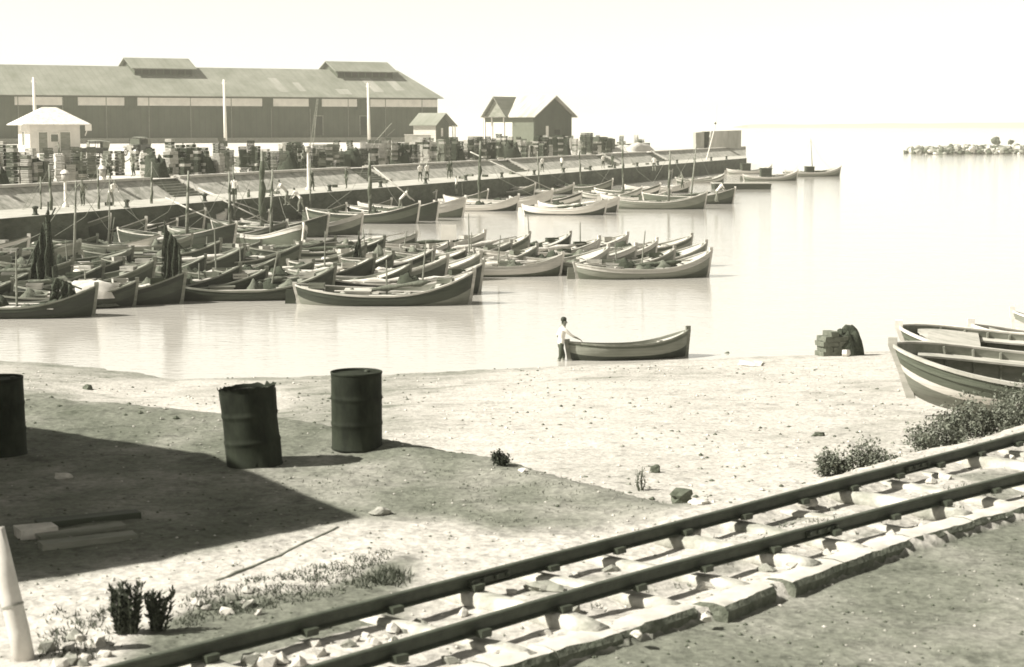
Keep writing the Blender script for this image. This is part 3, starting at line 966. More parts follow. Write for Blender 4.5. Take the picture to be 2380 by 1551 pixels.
CR = [crate_mesh('fish_crate', M['crate']), crate_mesh('fish_crate_grey', M['crate_grey']), crate_mesh('fish_crate_dark', M['crate_dark'])]
rnd = random.Random(11)
cr_list = []                                 # (s, w, z, rz, kind)
def stack(s, w, n, kind, rz):
    for k in range(n):
        kk = kind if rnd.random() < 0.7 else rnd.choice((0, 1, 2))
        cr_list.append((s + rnd.uniform(-.05, .05), w + rnd.uniform(-.05, .05), ZQ + 0.002 + k * 0.24, rz + rnd.uniform(-0.06, 0.06), kk))
s = 97.0
while s < 262:
    near_stair = any(abs(s - q) < 2.2 for q in stair_s)
    if rnd.random() < 0.10 or (near_stair and rnd.random() < 0.7):
        s += rnd.uniform(0.8, 2.0)
        continue
    depth_n = rnd.choice((1, 2, 2, 3, 4))
    n0 = rnd.randint(7, 12)
    kind = rnd.choice((0, 0, 1, 2, 2, 2))
    rz = math.atan2(QN.y, QN.x) + (R(27) if rnd.random() < 0.62 else R(-6)) + rnd.uniform(-.08, .08)
    for col in range(rnd.choice((1, 2, 2, 3))):
        for dpt in range(depth_n):
            stack(s + col * 0.5, WC + 2.2 + rnd.uniform(0, .3) + dpt * 0.7, max(3, n0 - rnd.choice((0, 0, 1, 2, 4))), kind, rz)
    s += rnd.uniform(1.3, 2.9) + (s - 97) / 130
s = 110.0
while s < 330:                               # looser rows farther back on the quay
    w0 = rnd.uniform(11, 22) + (s - 110) * 0.05
    kind = rnd.choice((0, 1, 2, 2))
    for col in range(rnd.choice((1, 2, 3))):
        stack(s + col * 0.5, w0 + rnd.uniform(0, 3), rnd.randint(4, 9), kind, math.atan2(QN.y, QN.x) + rnd.uniform(-.2, .2))
    s += rnd.uniform(1.0, 3.0)
# the crates at the near end show largest
def cr_dist(c):
    p = Q(c[0], c[1], c[2]); return (p - Vector((0, 0, HC))).length
def on_screen(c):
    p = Q(c[0], c[1], c[2]); return p.x / p.y > -0.30
cr_list.sort(key=lambda c: (not on_screen(c), c[1] > 10.5, cr_dist(c)))
for c in cr_list[:298]:
    o = link('fish_crate', CR[c[4]], None, Q(*c[:3]), c[3])
    tag(o, ('pale', 'grey', 'dark')[c[4]] + ' slatted fish crate in a stack ' + spot(Q(*c[:3])), 'crate', 'fish crates stacked at the near end of the quay')
qn = 0
for s_, w_, lb in ((104, 10.4, 'at the near end'), (113, 12.5, 'behind the first stacks'), (121, 10.6, 'beside the first stairs'), (129, 13, 'under the open car'), (141, 10.4, 'left of the middle pole'), (150, 11.5, 'below the middle pole'), (163, 10.3, 'right of the middle pole'), (177, 11.0, 'left of the derrick'), (188, 10.5, 'below the derrick'), (204, 10.8, 'left of the right pole'), (222, 11.0, 'below the right pole'), (243, 11.2, 'below the small hut')):
    o = link('net_mound', None or mound_q(qn), None, Q(s_, w_, ZQ), qn * 1.3)
    tag(o, 'tall dark mound of net among the quay crates ' + lb, 'net', 'net mounds among the crates')
    qn += 1
far = MB()
cvs = [[tuple(v.co) for v in m_.vertices] for m_ in CR]
cfs = [[tuple(p.vertices) for p in m_.polygons] for m_ in CR]
for c in cr_list[298:]:
    p, ca, sa = Q(*c[:3]), math.cos(c[3]), math.sin(c[3])
    far.add([(p.x + x * ca - y_ * sa, p.y + x * sa + y_ * ca, p.z + z_) for x, y_, z_ in cvs[0]], cfs[0], c[4])
tag(far.build('crate_stacks', [M['crate'], M['crate_grey'], M['crate_dark']]), 'rows of fish crates stacked farther along the quay', 'crates', None, 'stuff')

# ------------------------------------------------------------------ vintage cars on the quay
def vintage_car(loc, rz, label, soft_top=True):
    t = thing('vintage_car', label, 'car', loc, rz, 'old cars parked on the quay')
    b = MB()
    b.hexa([(-1.5, -0.62, 0.55), (0.55, -0.62, 0.55), (0.55, 0.62, 0.55), (-1.5, 0.62, 0.55), (-1.6, -0.68, 1.2), (0.5, -0.66, 1.2), (0.5, 0.66, 1.2), (-1.6, 0.68, 1.2)])
    b.hexa([(0.56, -0.42, 0.6), (1.75, -0.33, 0.6), (1.75, 0.33, 0.6), (0.56, 0.42, 0.6), (0.56, -0.45, 1.2), (1.75, -0.33, 1.1), (1.75, 0.33, 1.1), (0.56, 0.45, 1.2)])
    b.build('body', M['car_paint'], t)
    r = MB()
    n = 8
    vs, fs = [], []
    for i in range(n + 1):
        a = i / n
        x = -1.75 + 2.45 * a
        z = 1.98 + 0.12 * math.sin(a * math.pi) - 0.1 * (1 - a)
        vs += [(x, -0.72, z - 0.1), (x, -0.35, z), (x, 0.35, z), (x, 0.72, z - 0.1)]
    for i in range(n):
        for j in range(3):
            q = i * 4 + j; fs.append((q, q + 1, q + 5, q + 4))
    r.add(vs, fs)
    if soft_top:
        r.add([(-1.75, -0.72, 1.78), (-1.75, 0.72, 1.78), (-1.62, 0.68, 1.2), (-1.62, -0.68, 1.2)], [(0, 1, 2, 3)])
        r.add([(-1.75, -0.72, 1.78), (-0.9, -0.72, 1.86), (-0.9, -0.67, 1.2), (-1.62, -0.68, 1.2)], [(0, 1, 2, 3)])
        r.add([(-1.75, 0.72, 1.78), (-0.9, 0.72, 1.86), (-0.9, 0.67, 1.2), (-1.62, 0.68, 1.2)], [(0, 3, 2, 1)])
    r.build('canopy', M['cloth_grey'], t)
    for x, y_ in ((0.6, -0.66), (0.6, 0.66), (-0.35, -0.67), (-0.35, 0.67)):
        p_ = MB(); p_.tube([(x, y_, 1.15), (x - 0.05, y_ * 1.05, 1.95)], 0.03, 5); p_.build('canopy_post', M['car_paint'], t)
    g = MB(); g.box((0.6, 0, 1.52), (0.03, 1.15, 0.6)); g.build('windscreen', M['glass'], t)
    g = MB(); g.box((1.78, 0, 0.88), (0.06, 0.6, 0.55)); g.build('radiator', M['ledge'], t)
    for sg in (-1, 1):
        h_ = MB(); h_.tube([(1.72, sg * 0.5, 1.0), (1.92, sg * 0.5, 1.0)], [0.06, 0.13], 10); h_.build('headlight', M['ledge'], t)
        f_ = MB()
        for x0 in (1.35, -1.15):
            pts = [(x0 - 0.55, sg * 0.72, 0.5), (x0 - 0.36, sg * 0.72, 0.82), (x0, sg * 0.72, 0.94), (x0 + 0.36, sg * 0.72, 0.82), (x0 + 0.55, sg * 0.72, 0.5)]
            f_ = MB()
            for p0, p1 in zip(pts, pts[1:]):
                f_.add([(p0[0], sg * 0.6, p0[2]), (p0[0], sg * 0.86, p0[2]), (p1[0], sg * 0.86, p1[2]), (p1[0], sg * 0.6, p1[2])], [(0, 1, 2, 3)])
            f_.build('mudguard', M['car_paint'], t)
        f_ = MB(); f_.box((0.1, sg * 0.75, 0.45), (1.5, 0.22, 0.05)); f_.build('running_board', M['car_paint'], t)
        for x0 in (1.35, -1.15):
            wv = MB()
            pts = [(x0 + 0.34 * math.cos(a), sg * 0.72, 0.4 + 0.34 * math.sin(a)) for a in [i * math.pi / 8 for i in range(17)]]
            wv.tube(pts, 0.065, 6, cap=False)
            wh_ = wv.build('wheel', M['rubber'], t, True)
            sp = MB()
            for k in range(10):
                a = k * math.pi / 5
                sp.tube([(x0, sg * 0.72, 0.4), (x0 + 0.3 * math.cos(a), sg * 0.72, 0.4 + 0.3 * math.sin(a))], 0.02, 4)
            sp.build('spokes', M['pale_wood'], wh_)
    return t
c1 = vintage_car(at_depth(325, 232, ZQ), R(250), 'open topped old car with canopy parked at the warehouse foot')
c1.scale = (1.18,) * 3
c2 = vintage_car(at_depth(222, 214, ZQ), R(205), 'old car half hidden by the crate stacks beside the kiosk')
c2.scale = (1.05,) * 3

# dark and pale goods towards the quay end
gs_ = thing('dark_goods_stack', 'pair of dark square stacks of goods on the outer quay', 'goods', Q(s_at(1390, 16, ZQ), 16, ZQ), math.atan2(QN.y, QN.x) - R(20))
b = MB(); b.box((0, 0, 1.1), (1.8, 2.2, 2.2), jit=0.05); b.build('bale_pile', M['dark_wood'], gs_)
b = MB(); b.box((0.3, -2.4, 0.95), (1.6, 2.2, 1.9), jit=0.05); b.build('bale_pile', M['net_mid'], gs_)
sp_ = MB()
for i in range(11):
    pass
def mound(name, mats, r, h, seed, n=14, rings=7, rag=0.35):
    b = MB(); vs, fs = [(0, 0, h * (0.82 + 1.5 * rag * noise.noise(Vector((0, 0, seed * 2.0)))))], []
    for i in range(1, rings + 1):
        for k in range(n):
            a = 2 * math.pi * k / n
            t = i / rings
            rr = t * (1 + rag * noise.noise(Vector((math.cos(a) * 1.5 + seed, math.sin(a) * 1.5, t * 2))))
            z = h * (1 - t ** 4) * (0.82 + 1.5 * rag * noise.noise(Vector((math.cos(a) * t * 2.6, math.sin(a) * t * 2.6, seed * 2.0))))
            vs.append((r[0] * rr * math.cos(a), r[1] * rr * math.sin(a), max(0, z) if i < rings else -0.03))
    for k in range(n):
        fs.append((0, 1 + k, 1 + (k + 1) % n))
    for i in range(rings - 1):
        for k in range(n):
            a, c = 1 + i * n + k, 1 + i * n + (k + 1) % n
            fs.append((a, a + n, c + n, c))
    b.add(vs, fs)
    return b.mesh(name, mats, True)
tag(link('sand_heap', mound('sand_heap', M['quay_top'], (9, 2.5), 1.1, 3.3, n=24, rings=8, rag=0.5), None, Q(s_at(1470, 14, ZQ), 14, ZQ), math.atan2(QD.y, QD.x)), 'low pale heap of sand beyond the dark goods on the quay', 'sand heap')

# corrugated screens at the quay end
qs = s_at(1660, 9.5, ZQ)
ps_ = thing('corrugated_shelter', 'tall grey corrugated shelter with dark slit at the quay end', 'shelter', at_depth(1640, 305, ZQ), R(10))
M['corr'] = surf('grey_corrugated_sheet', 0.32, 0.3, 1.0, 0.8, 0.3, 6, (1, 1, 0.2), (0, 0.25, 0.25), dist=0.03)
b = MB(); b.hexa([(0.4, 0, 0), (6.0, 0, 0), (6.0, 1.6, 0), (0.4, 1.6, 0), (0.8, 0, 2.85), (6.0, 0, 3.0), (6.0, 1.6, 3.0), (0.8, 1.6, 2.85)]); b.build('front_sheet', M['corr'], ps_)
b = MB(); b.hexa([(-1.9, 0, 0), (-0.35, 0.3, 0), (-0.35, 1.6, 0), (-1.9, 1.6, 0), (-1.9, 0, 2.6), (-0.35, 0.3, 2.75), (-0.35, 1.6, 2.75), (-1.9, 1.6, 2.6)]); b.build('side_sheet', M['corr'], ps_)
b = MB(); b.box((0.15, 1.2, 1.4), (1.2, 0.6, 2.8)); b.build('dark_gap', M['black'], ps_)
fp = thing('leaning_spar', 'thin white spar leaning before the corrugated shelter', 'spar', Q(s_at(1642, 3, ZL), 3, ZL))
b = MB(); b.tube([(0, 0, 0), (1.3, 0, 5.2), (1.5, 0, 8.2)], [0.1, 0.08, 0.03], 6); b.build('spar', M['white_paint'], fp)
b = MB(); b.lathe([(0, -0.2), (0.2, 0), (0, 0.2)], 8, c=(1.25, -0.1, 5.4)); b.build('truck_ball', M['dark_iron'], fp)

# ------------------------------------------------------------------ fishing boats
def hull_fn(L, B, zs0, bow, stern, draft, full=3.0, rake=0.06):
    def hb(t):                                   # t -1 stern .. 1 bow
        return max(0.0, (B / 2) * (1 - abs(t) ** full) ** 0.68)
    def zsheer(t):
        return zs0 + (bow - zs0) * max(0, t) ** 2.3 + (stern - zs0) * max(0, -t) ** 2.3
    def zkeel(t):
        return -draft + (draft * 0.85) * abs(t) ** 7
    def pt(t, u, side, inset=0.0):
        zs, zk = zsheer(t), zkeel(t)
        y_ = hb(t) * (1 - u ** 2.2) ** 0.62 * (1 + 0.06 * math.sin(u * 2.4))
        y_ = max(0.0, y_ - inset)
        x = t * L / 2 * (1 + rake * (1 - u) * abs(t) ** 3)
        return Vector((x, side * y_, zs + (zk - zs) * u))
    return hb, zsheer, zkeel, pt


def boat_parts(key, L=6.5, B=2.2, zs0=0.44, bow=1.24, stern=0.74, draft=0.45, us_=(0, 0.13, 0.28, 0.46, 0.66, 0.85, 1.0), N=22, frames=False, rake=0.06, bands=(1, 3), full=3.0):
    """meshes of one kind of double-ended boat, keyed by part name"""
    hb, zsh, zk, pt = hull_fn(L, B, zs0, bow, stern, draft, full=full, rake=rake)
    ts = [math.sin((-1 + 2 * i / N) * math.pi / 2) for i in range(N + 1)]
    h = MB()
    for side in (-1, 1):
        vs, fs, o = [], [], len(h.v)
        for t in ts:
            for u_ in us_:
                vs.append(pt(t, u_, side))
        nn = len(us_)
        for j in range(nn - 1):
            fj = []
            for i in range(N):
                a = i * nn + j
                fj.append((a, a + 1, a + nn + 1, a + nn) if side < 0 else (a, a + nn, a + nn + 1, a + 1))
            h.f += [tuple(q + o for q in f) for f in fj]
            h.m += [0 if j < bands[0] else (1 if j < bands[1] else 2)] * len(fj)
        h.v += [tuple(v) for v in vs]
    # inner skin
    ui = (0.0, 0.2, 0.42, 0.62)
    for side in (-1, 1):
        vs, fs, o = [], [], len(h.v)
        for t in ts:
            for u_ in ui:
                q = pt(t, u_, side, 0.05)
                vs.append(q)
        nn = len(ui)
        for i in range(N):
            for j in range(nn - 1):
                a = i * nn + j
                fs.append((a, a + nn, a + nn + 1, a + 1))
        h.f += [tuple(q + o for q in f) for f in fs]
        h.m += [3] * len(fs)
        h.v += [tuple(v) for v in vs]
    out = {'hull': h}
    g = MB()
    for side in (-1, 1):
        vs, fs = [], []
        for t in ts:
            q = pt(t, 0, side)
            oy = side * 0.034
            vs += [(q.x, q.y + oy, q.z - 0.03), (q.x, q.y + oy, q.z + 0.035), (q.x, q.y - oy * 1.4, q.z + 0.035), (q.x, q.y - oy * 1.4, q.z - 0.03)]
        for i in range(N):
            for j in range(4):
                a, c = i * 4 + j, i * 4 + (j + 1) % 4
                fs.append((a, c, c + 4, a + 4))
        g.add(vs, fs)
    out['gunwale'] = g
    w = MB()                                     # rubbing strake
    for side in (-1, 1):
        vs, fs = [], []
        for t in ts[1:-1]:
            q = pt(t, 0.15, side); oy = side * 0.025
            vs += [(q.x, q.y - oy, q.z - 0.03), (q.x, q.y + oy, q.z - 0.03), (q.x, q.y + oy, q.z + 0.03), (q.x, q.y - oy, q.z + 0.03)]
        for i in range(len(ts) - 3):
            for j in range(4):
                a, c = i * 4 + j, i * 4 + (j + 1) % 4
                fs.append((a, c, c + 4, a + 4))
        w.add(vs, fs)
    out['rubbing_strake'] = w
    for nm, t, top_ in (('stem_post', 1, 0.16), ('stern_post', -1, 0.1)):
        p = MB()
        xs = [pt(t, u_, 1).x for u_ in (0, 0.5, 1)]
        zz = [zsh(t), (zsh(t) + zk(t)) / 2, zk(t)]
        a = []
        for x, z in ((xs[0], zz[0] + top_), (xs[0], zz[0]), (xs[1], zz[1]), (xs[2], zz[2] - 0.1)):
            a.append((x, z))
        for (x0, z0), (x1, z1) in zip(a, a[1:]):
            sx = 0.06
            p.hexa([(x1 - t * 0.08, -sx, z1), (x1 + t * 0.09, -sx * 0.7, z1), (x1 + t * 0.09, sx * 0.7, z1), (x1 - t * 0.08, sx, z1),
                    (x0 - t * 0.08, -sx, z0), (x0 + t * 0.09, -sx * 0.7, z0), (x0 + t * 0.09, sx * 0.7, z0), (x0 - t * 0.08, sx, z0)])
        out[nm] = p
    fl = MB()
    zfl = 0.02 + (zs0 - 0.5) * 0.6
    vs, fs = [], []
    tt = [t for t in ts if abs(t) < 0.9]
    for t in tt:
        # width of the inside at floor height
        u_ = (zsh(t) - zfl) / (zsh(t) - zk(t))
        y_ = max(0.03, pt(t, min(max(u_, 0), .97), 1, 0.05).y)
        vs += [(t * L / 2, -y_, zfl), (t * L / 2, y_, zfl)]
    for i in range(len(tt) - 1):
        fs.append((2 * i, 2 * i + 1, 2 * i + 3, 2 * i + 2))
    fl.add(vs, fs)
    out['floor_boards'] = fl
    for nm, rng_ in (('fore_deck', (0.60, 0.985)), ('aft_deck', (-0.985, -0.72))):
        d = MB(); vs, fs = [], []
        k = 6
        for i in range(k + 1):
            t = rng_[0] + (rng_[1] - rng_[0]) * i / k
            y_ = pt(t, 0.10, 1, 0.05).y; z = zsh(t) - 0.07
            vs += [(t * L / 2, -y_, z), (t * L / 2, 0, z + 0.05), (t * L / 2, y_, z)]
        for i in range(k):
            a = i * 3
            fs += [(a, a + 1, a + 4, a + 3), (a + 1, a + 2, a + 5, a + 4)]
        d.add(vs, fs)
        te = rng_[0] if rng_[0] > 0 else rng_[1]
        y_ = pt(te, 0.10, 1, 0.05).y; z = zsh(te) - 0.07
        d.add([(te * L / 2, -y_, z), (te * L / 2, y_, z), (te * L / 2, y_ * 0.8, zfl), (te * L / 2, -y_ * 0.8, zfl)], [(0, 1, 2, 3)])
        out[nm] = d
    for k, t in enumerate((-0.5, -0.12, 0.26)):
        d = MB()
        y_ = pt(t, 0.22, 1, 0.03).y; z = zsh(t) - 0.16
        d.box((t * L / 2, 0, z), (0.24, 2 * y_, 0.05))
        out['thwart%d' % k] = d
    e = MB()
    e.box((-0.28 * L / 2 - 0.1, 0, zfl + 0.28), (0.95, 0.75, 0.5), jit=0.02)
    e.box((-0.28 * L / 2 - 0.1, 0, zfl + 0.55), (1.05, 0.85, 0.05))
    out['engine_box'] = e
    rd = MB()
    rd.hexa([(-L / 2 * 1.06 - 0.42, -0.025, -0.35), (-L / 2 - 0.08, -0.025, -0.35), (-L / 2 - 0.08, 0.025, -0.35), (-L / 2 * 1.06 - 0.42, 0.025, -0.35),
             (-L / 2 * 1.06 - 0.34, -0.025, stern * 0.75), (-L / 2 * 1.06 - 0.08, -0.025, stern * 0.75), (-L / 2 * 1.06 - 0.08, 0.025, stern * 0.75), (-L / 2 * 1.06 - 0.34, 0.025, stern * 0.75)])
    out['rudder'] = rd
    if frames:
        for side in (-1, 1):                     # broad covering boards inside each gunwale
            d = MB(); vs, fs = [], []
            for t in [x_ for x_ in ts if abs(x_) < 0.93]:
                q = pt(t, 0.16, side, 0.04); w_ = min(0.34, abs(q.y) * 0.6)
                vs += [(q.x, q.y, q.z), (q.x, q.y - side * w_, q.z + 0.01), (q.x, q.y - side * w_, q.z - 0.03)]
            for i in range(len(vs) // 3 - 1):
                a = i * 3
                fs += [(a, a + 1, a + 4, a + 3), (a + 1, a + 2, a + 5, a + 4)]
            d.add(vs, fs); out['side_deck_%d' % side] = d
        for k in range(13):
            t = -0.8 + 1.6 * k / 12
            for side in (-1, 1):
                d = MB()
                d.tube([pt(t, u_, side, 0.075) for u_ in (0.02, 0.2, 0.4, 0.62)], 0.03, 5)
                out['frame%d_%d' % (k, side)] = d
    res = {}
    for nm, mbx in out.items():
        clean = nm.split('0')[0].split('1')[0].split('2')[0].rstrip('_')
        clean = ''.join(ch for ch in nm if not ch.isdigit()).replace('_-', '').rstrip('_')
        mats = [P['white']] * 4 if nm == 'hull' else [M['grey_wood']]
        if nm == 'hull':
            me_ = mbx.mesh('hull', [P['white'], P['grey'], P['dark'], M['grey_wood']], True)
        else:
            me_ = mbx.mesh(clean, mats, False)
        res[nm] = (clean, me_)
    res['_fn'] = (hb, zsh, zk, pt, L, zfl)
    return res


BT = {'std': boat_parts('std'),
      'long': boat_parts('long', 8.6, 2.7, 0.66, 1.55, 1.0, 0.55),
      'slim': boat_parts('slim', 6.4, 2.0, 0.50, 1.12, 0.75, 0.4),
      'dinghy': boat_parts('dinghy', 4.1, 1.5, 0.55, 0.98, 0.7, 0.25, N=18),
      'beached': boat_parts('beached', 7.2, 2.5, 0.40, 0.86, 0.82, 0.45, us_=(0, 0.16, 0.36, 0.52, 0.70, 0.86, 1.0), N=30, frames=True, rake=0.10, bands=(2, 3), full=4.2)}


def mast_parts(t, x, h, lean, sail=True, r=0.07, z0=0.0, yard=None):
    b = MB(); b.tube([(x, 0, z0), (x + lean * 0.5, 0, h * 0.5), (x + lean, 0, h)], [r * 1.2, r, r * 0.6], 8)
    m_ = b.build('mast', M['grey_wood'], t, True)
    if sail:
        b = MB(); pts, rd = [], []
        for i in range(9):
            k = i / 8
            pts.append((x + lean * (0.18 + 0.72 * k) + 0.05 * math.sin(i * 2.1), 0.04 * math.sin(i * 1.7), h * (0.2 + 0.72 * k)))
            rd.append(sail * 0.46 * (0.85 + 0.22 * math.sin(i * 2.3 + x)) * (1 - 0.45 * k ** 2) * (0.45 if i in (0, 8) else 1))
        b.tube(pts, rd, 8); b.build('furled_sail', M['sail_dark'], m_, True)
    for ex in (-3.0, 3.2):
        b = MB(); b.tube([(x + lean, 0, h * 0.96), (x + lean * .5 + ex * 0.5, 0, h * 0.45), (ex, 0, 0.95)], 0.014, 4); b.build('stay', M['grey_wood'], t)
    if yard:
        b = MB(); b.tube([yard[0], yard[1]], [0.06, 0.04], 6); b.build('yard', M['pale_wood'], t, True)


BOATS = []
rg0 = random.Random(2)
def boat(kind, bow_px, heading, cols, label, name='fishing_boat', group='fishing boats moored in the harbour', mast=None, skip=(), z=0.0, scale=1.0, trim='pale_wood', inside='grey_wood', cat='boat', roll=0.0, deck='pale_wood'):
    """bow_px: where the stem meets the water in the photograph; heading: bow direction, degrees from +x"""
    bt = BT[kind]
    if scale == 1.0 and z == 0.0:
        scale = rg0.uniform(0.86, 1.03)
        heading += rg0.uniform(-4, 5)
    L = bt['_fn'][4] * scale
    p = G(bow_px[0], bow_px[1], z)
    a = R(heading)
    loc = (p.x - math.cos(a) * L / 2, p.y - math.sin(a) * L / 2, z)
    t = thing(name, label, cat, loc, a, group)
    t.scale = (scale,) * 3
    t.rotation_euler.x = roll
    for nm, val in bt.items():
        if nm == '_fn' or nm in skip:
            continue
        clean, me_ = val
        if nm == 'hull':
            link(clean, me_, t, mats=[P[cols[0]], P[cols[1]], P[cols[2]], M[inside]])
        else:
            mt = {'gunwale': M[trim], 'stem_post': M['white_worn'] if cols[0] in ('white', 'cream') or trim == 'white_worn' else M[trim], 'stern_post': M[trim],
                  'rubbing_strake': P[cols[0]], 'fore_deck': M[deck], 'aft_deck': M[deck], 'floor_boards': M['dark_wood'] if deck == 'grey_wood' else M['grey_wood'],
                  'engine_box': M[deck], 'rudder': P[cols[1]]}.get(clean, M[deck] if clean in ('thwart', 'side_deck') else M['grey_wood'])
            link(clean, me_, t, mats=[mt])
    if mast:
        mast_parts(t, *mast[0], **mast[1])
    BOATS.append((t, bt, scale))
    return t

NOEB = ('engine_box',)
# ---- rafts of boats in the middle of the harbour (front boats first)
front = [
    ('std', (1090, 706), 4, ('dark', 'dark', 'grey'), 'dark open boat at the front right of the left raft', None),
    ('std', (1112, 682), 6, ('black', 'dark', 'dark'), 'tarred boat whose bow peeps out behind the front right boat', None),
    ('std', (945, 676), 8, ('mid', 'dark', 'dark'), 'boat with curled pale gunwale just inside the front right boat', None),
    ('std', (1108, 650), 14, ('grey', 'mid', 'dark'), 'grey boat lying behind the two foremost boats of the left raft', None),
    ('std', (905, 648), 12, ('dark', 'mid', 'dark'), 'dark boat with upturned bow in the middle of the left raft', None),
    ('std', (768, 692), 6, ('dark', 'dark', 'black'), 'tarred boat with white stern in front row left of centre', None),
    ('std', (842, 622), 12, ('mid', 'grey', 'dark'), 'boat with pale curled rail behind the middle of the raft', None),
    ('slim', (772, 600), 8, ('dark', 'mid', 'dark'), 'small dark boat at the back of the left raft', None),
    ('std', (548, 690), 8, ('dark', 'dark', 'black'), 'dark boat with rounded open bow beside the hanging nets', None),
    ('std', (215, 735), 6, ('dark', 'black', 'dark'), 'dark boat nearest the beach at the left edge', None),
    ('std', (640, 655), 10, ('mid', 'dark', 'dark'), 'boat laden with gear between the hanging nets and the raft bows', None),
    ('std', (560, 632), 12, ('dark', 'dark', 'dark'), 'dark laden boat behind the hanging nets', None),
    ('std', (350, 672), 10, ('mid', 'dark', 'dark'), 'boat with white canvas heap at the left of the raft', None),
    ('slim', (300, 632), 14, ('grey', 'dark', 'dark'), 'boat below the two thin pale masts', ((0.6, 4.4, 0.2), dict(sail=False, r=0.06))),
    ('std', (230, 690), 8, ('dark', 'dark', 'dark'), 'dark boat under the pointed net at the left', None),
    ('std', (120, 655), 10, ('mid', 'dark', 'dark'), 'boat with pale rail at the far left of the raft', None),
    ('slim', (365, 590), 350, ('white', 'white', 'dark'), 'small boat with tall white stem behind the left raft', ((0.3, 4.6, 0.15), dict(sail=False, r=0.05))),
    ('slim', (180, 610), 352, ('grey', 'grey', 'dark'), 'grey boat behind the pointed net', None),
    ('slim', (60, 600), 350, ('white', 'mid', 'dark'), 'pale boat at the left edge below the quay ledge', None),
    ('std', (1643, 642), 10, ('cream', 'grey', 'mid'), 'pale boat at the outer end of the right raft', None),
    ('std', (1632, 618), 17, ('grey', 'mid', 'dark'), 'grey boat tucked behind the pale outermost boat', None),
    ('slim', (1600, 596), 22, ('mid', 'grey', 'dark'), 'rearmost boat at the outer end of the right raft', None),
    ('std', (1405, 628), 14, ('cream', 'grey', 'mid'), 'cream boat in the middle of the right raft', None),
    ('slim', (1385, 606), 20, ('white', 'cream', 'grey'), 'white laden boat behind the middle of the right raft', None),
    ('std', (1318, 594), 20, ('dark', 'dark', 'dark'), 'dark high bowed boat at the back of the right raft', None),
    ('std', (1240, 626), 14, ('grey', 'grey', 'dark'), 'grey boat at the inner end of the right raft', None),
    ('std', (1222, 600), 18, ('mid', 'grey', 'dark'), 'boat with pale stern behind the inner right raft', None),
    ('slim', (1120, 588), 16, ('cream', 'grey', 'mid'), 'pale boat between the two rafts', None),
    ('slim', (1040, 606), 12, ('white', 'grey', 'dark'), 'white decked boat behind the left raft bows', None),
    ('slim', (960, 590), 10, ('cream', 'mid', 'dark'), 'pale boat at the back where the rafts meet', None),
    ('std', (1030, 664), 7, ('grey', 'dark', 'dark'), 'boat packed between the front right boat and its inner neighbour', None),
    ('std', (860, 664), 9, ('dark', 'dark', 'dark'), 'dark boat packed in the middle of the left raft', None),
    ('std', (690, 628), 9, ('dark', 'mid', 'dark'), 'dark boat packed at the back of the left raft centre', None),
    ('std', (470, 652), 9, ('dark', 'dark', 'dark'), 'dark boat whose bow hides behind the tall net bundle', None),
    ('std', (420, 705), 5, ('black', 'dark', 'black'), 'tarred boat lying low in front of the tall net bundle', None),
    ('slim', (60, 690), 9, ('dark', 'dark', 'dark'), 'dark boat cut by the left edge behind the nearest boat', None),
    ('slim', (40, 632), 9, ('grey', 'dark', 'dark'), 'grey boat cut by the left edge under the pointed net', None),
    ('std', (1560, 632), 12, ('grey', 'mid', 'dark'), 'grey boat second in the outer right raft', None),
    ('std', (1520, 606), 16, ('cream', 'mid', 'dark'), 'cream boat third from the back of the outer right raft', None),
    ('slim', (1300, 640), 8, ('cream', 'cream', 'mid'), 'low pale boat foremost at the inner end of the right raft', None),
    ('std', (1000, 640), 10, ('dark', 'mid', 'dark'), 'dark boat between the two curled pale rails of the raft', None),
    ('slim', (720, 660), 8, ('mid', 'dark', 'dark'), 'brown boat inside the tarred white sterned boat', None),
    ('slim', (610, 690), 6, ('dark', 'black', 'black'), 'low tarred boat right of the rounded open bow', None),
    ('slim', (505, 612), 12, ('dark', 'dark', 'dark'), 'small dark boat behind the tall net bundle', None),
    ('slim', (440, 590), 8, ('grey', 'mid', 'dark'), 'grey boat at the back of the raft right of the thin masts', None),
    ('slim', (280, 655), 9, ('dark', 'dark', 'dark'), 'dark boat between white canvas and thin pale masts', None),
    ('slim', (310, 712), 6, ('black', 'dark', 'black'), 'low tarred boat in the front row right of the nearest boat', None),
    ('slim', (160, 662), 10, ('mid', 'dark', 'dark'), 'brown boat crossing under the pointed net', None),
    ('slim', (20, 715), 7, ('dark', 'black', 'black'), 'tarred stern cut by the left edge in the second row', None),
    ('slim', (95, 625), 12, ('dark', 'mid', 'dark'), 'dark boat behind the pointed net at left', None),
    ('slim', (220, 590), 6, ('mid', 'dark', 'dark'), 'brown boat at the back of the raft near the short lamp', None),
    ('slim', (600, 606), 10, ('mid', 'grey', 'dark'), 'brown boat at the back of the raft below the grey moored boat', None),
    ('slim', (885, 606), 10, ('dark', 'mid', 'dark'), 'dark boat beside the small pointed net', None),
    ('slim', (1075, 628), 12, ('mid', 'grey', 'dark'), 'brown boat under the square white board', None),
    ('slim', (1470, 622), 12, ('white', 'grey', 'dark'), 'white boat packed in the middle of the outer right raft', None),
    ('slim', (1450, 592), 18, ('cream', 'grey', 'dark'), 'cream boat at the back of the outer right raft', None),
    ('slim', (1180, 612), 14, ('grey', 'mid', 'dark'), 'grey boat behind the foremost bows of the left raft', None),
]
for kind, px, hd, cols, label, ms in front:
    dim = px[0] < 800
    boat(kind, px, hd, cols, label, mast=ms, group='fishing boats rafted in mid harbour', trim='grey_wood' if px[0] < 1000 else 'pale_wood', inside='dark_wood' if dim else 'grey_wood', deck='grey_wood' if dim else 'pale_wood', roll=R(rg0.uniform(-3.5, 3.5)))
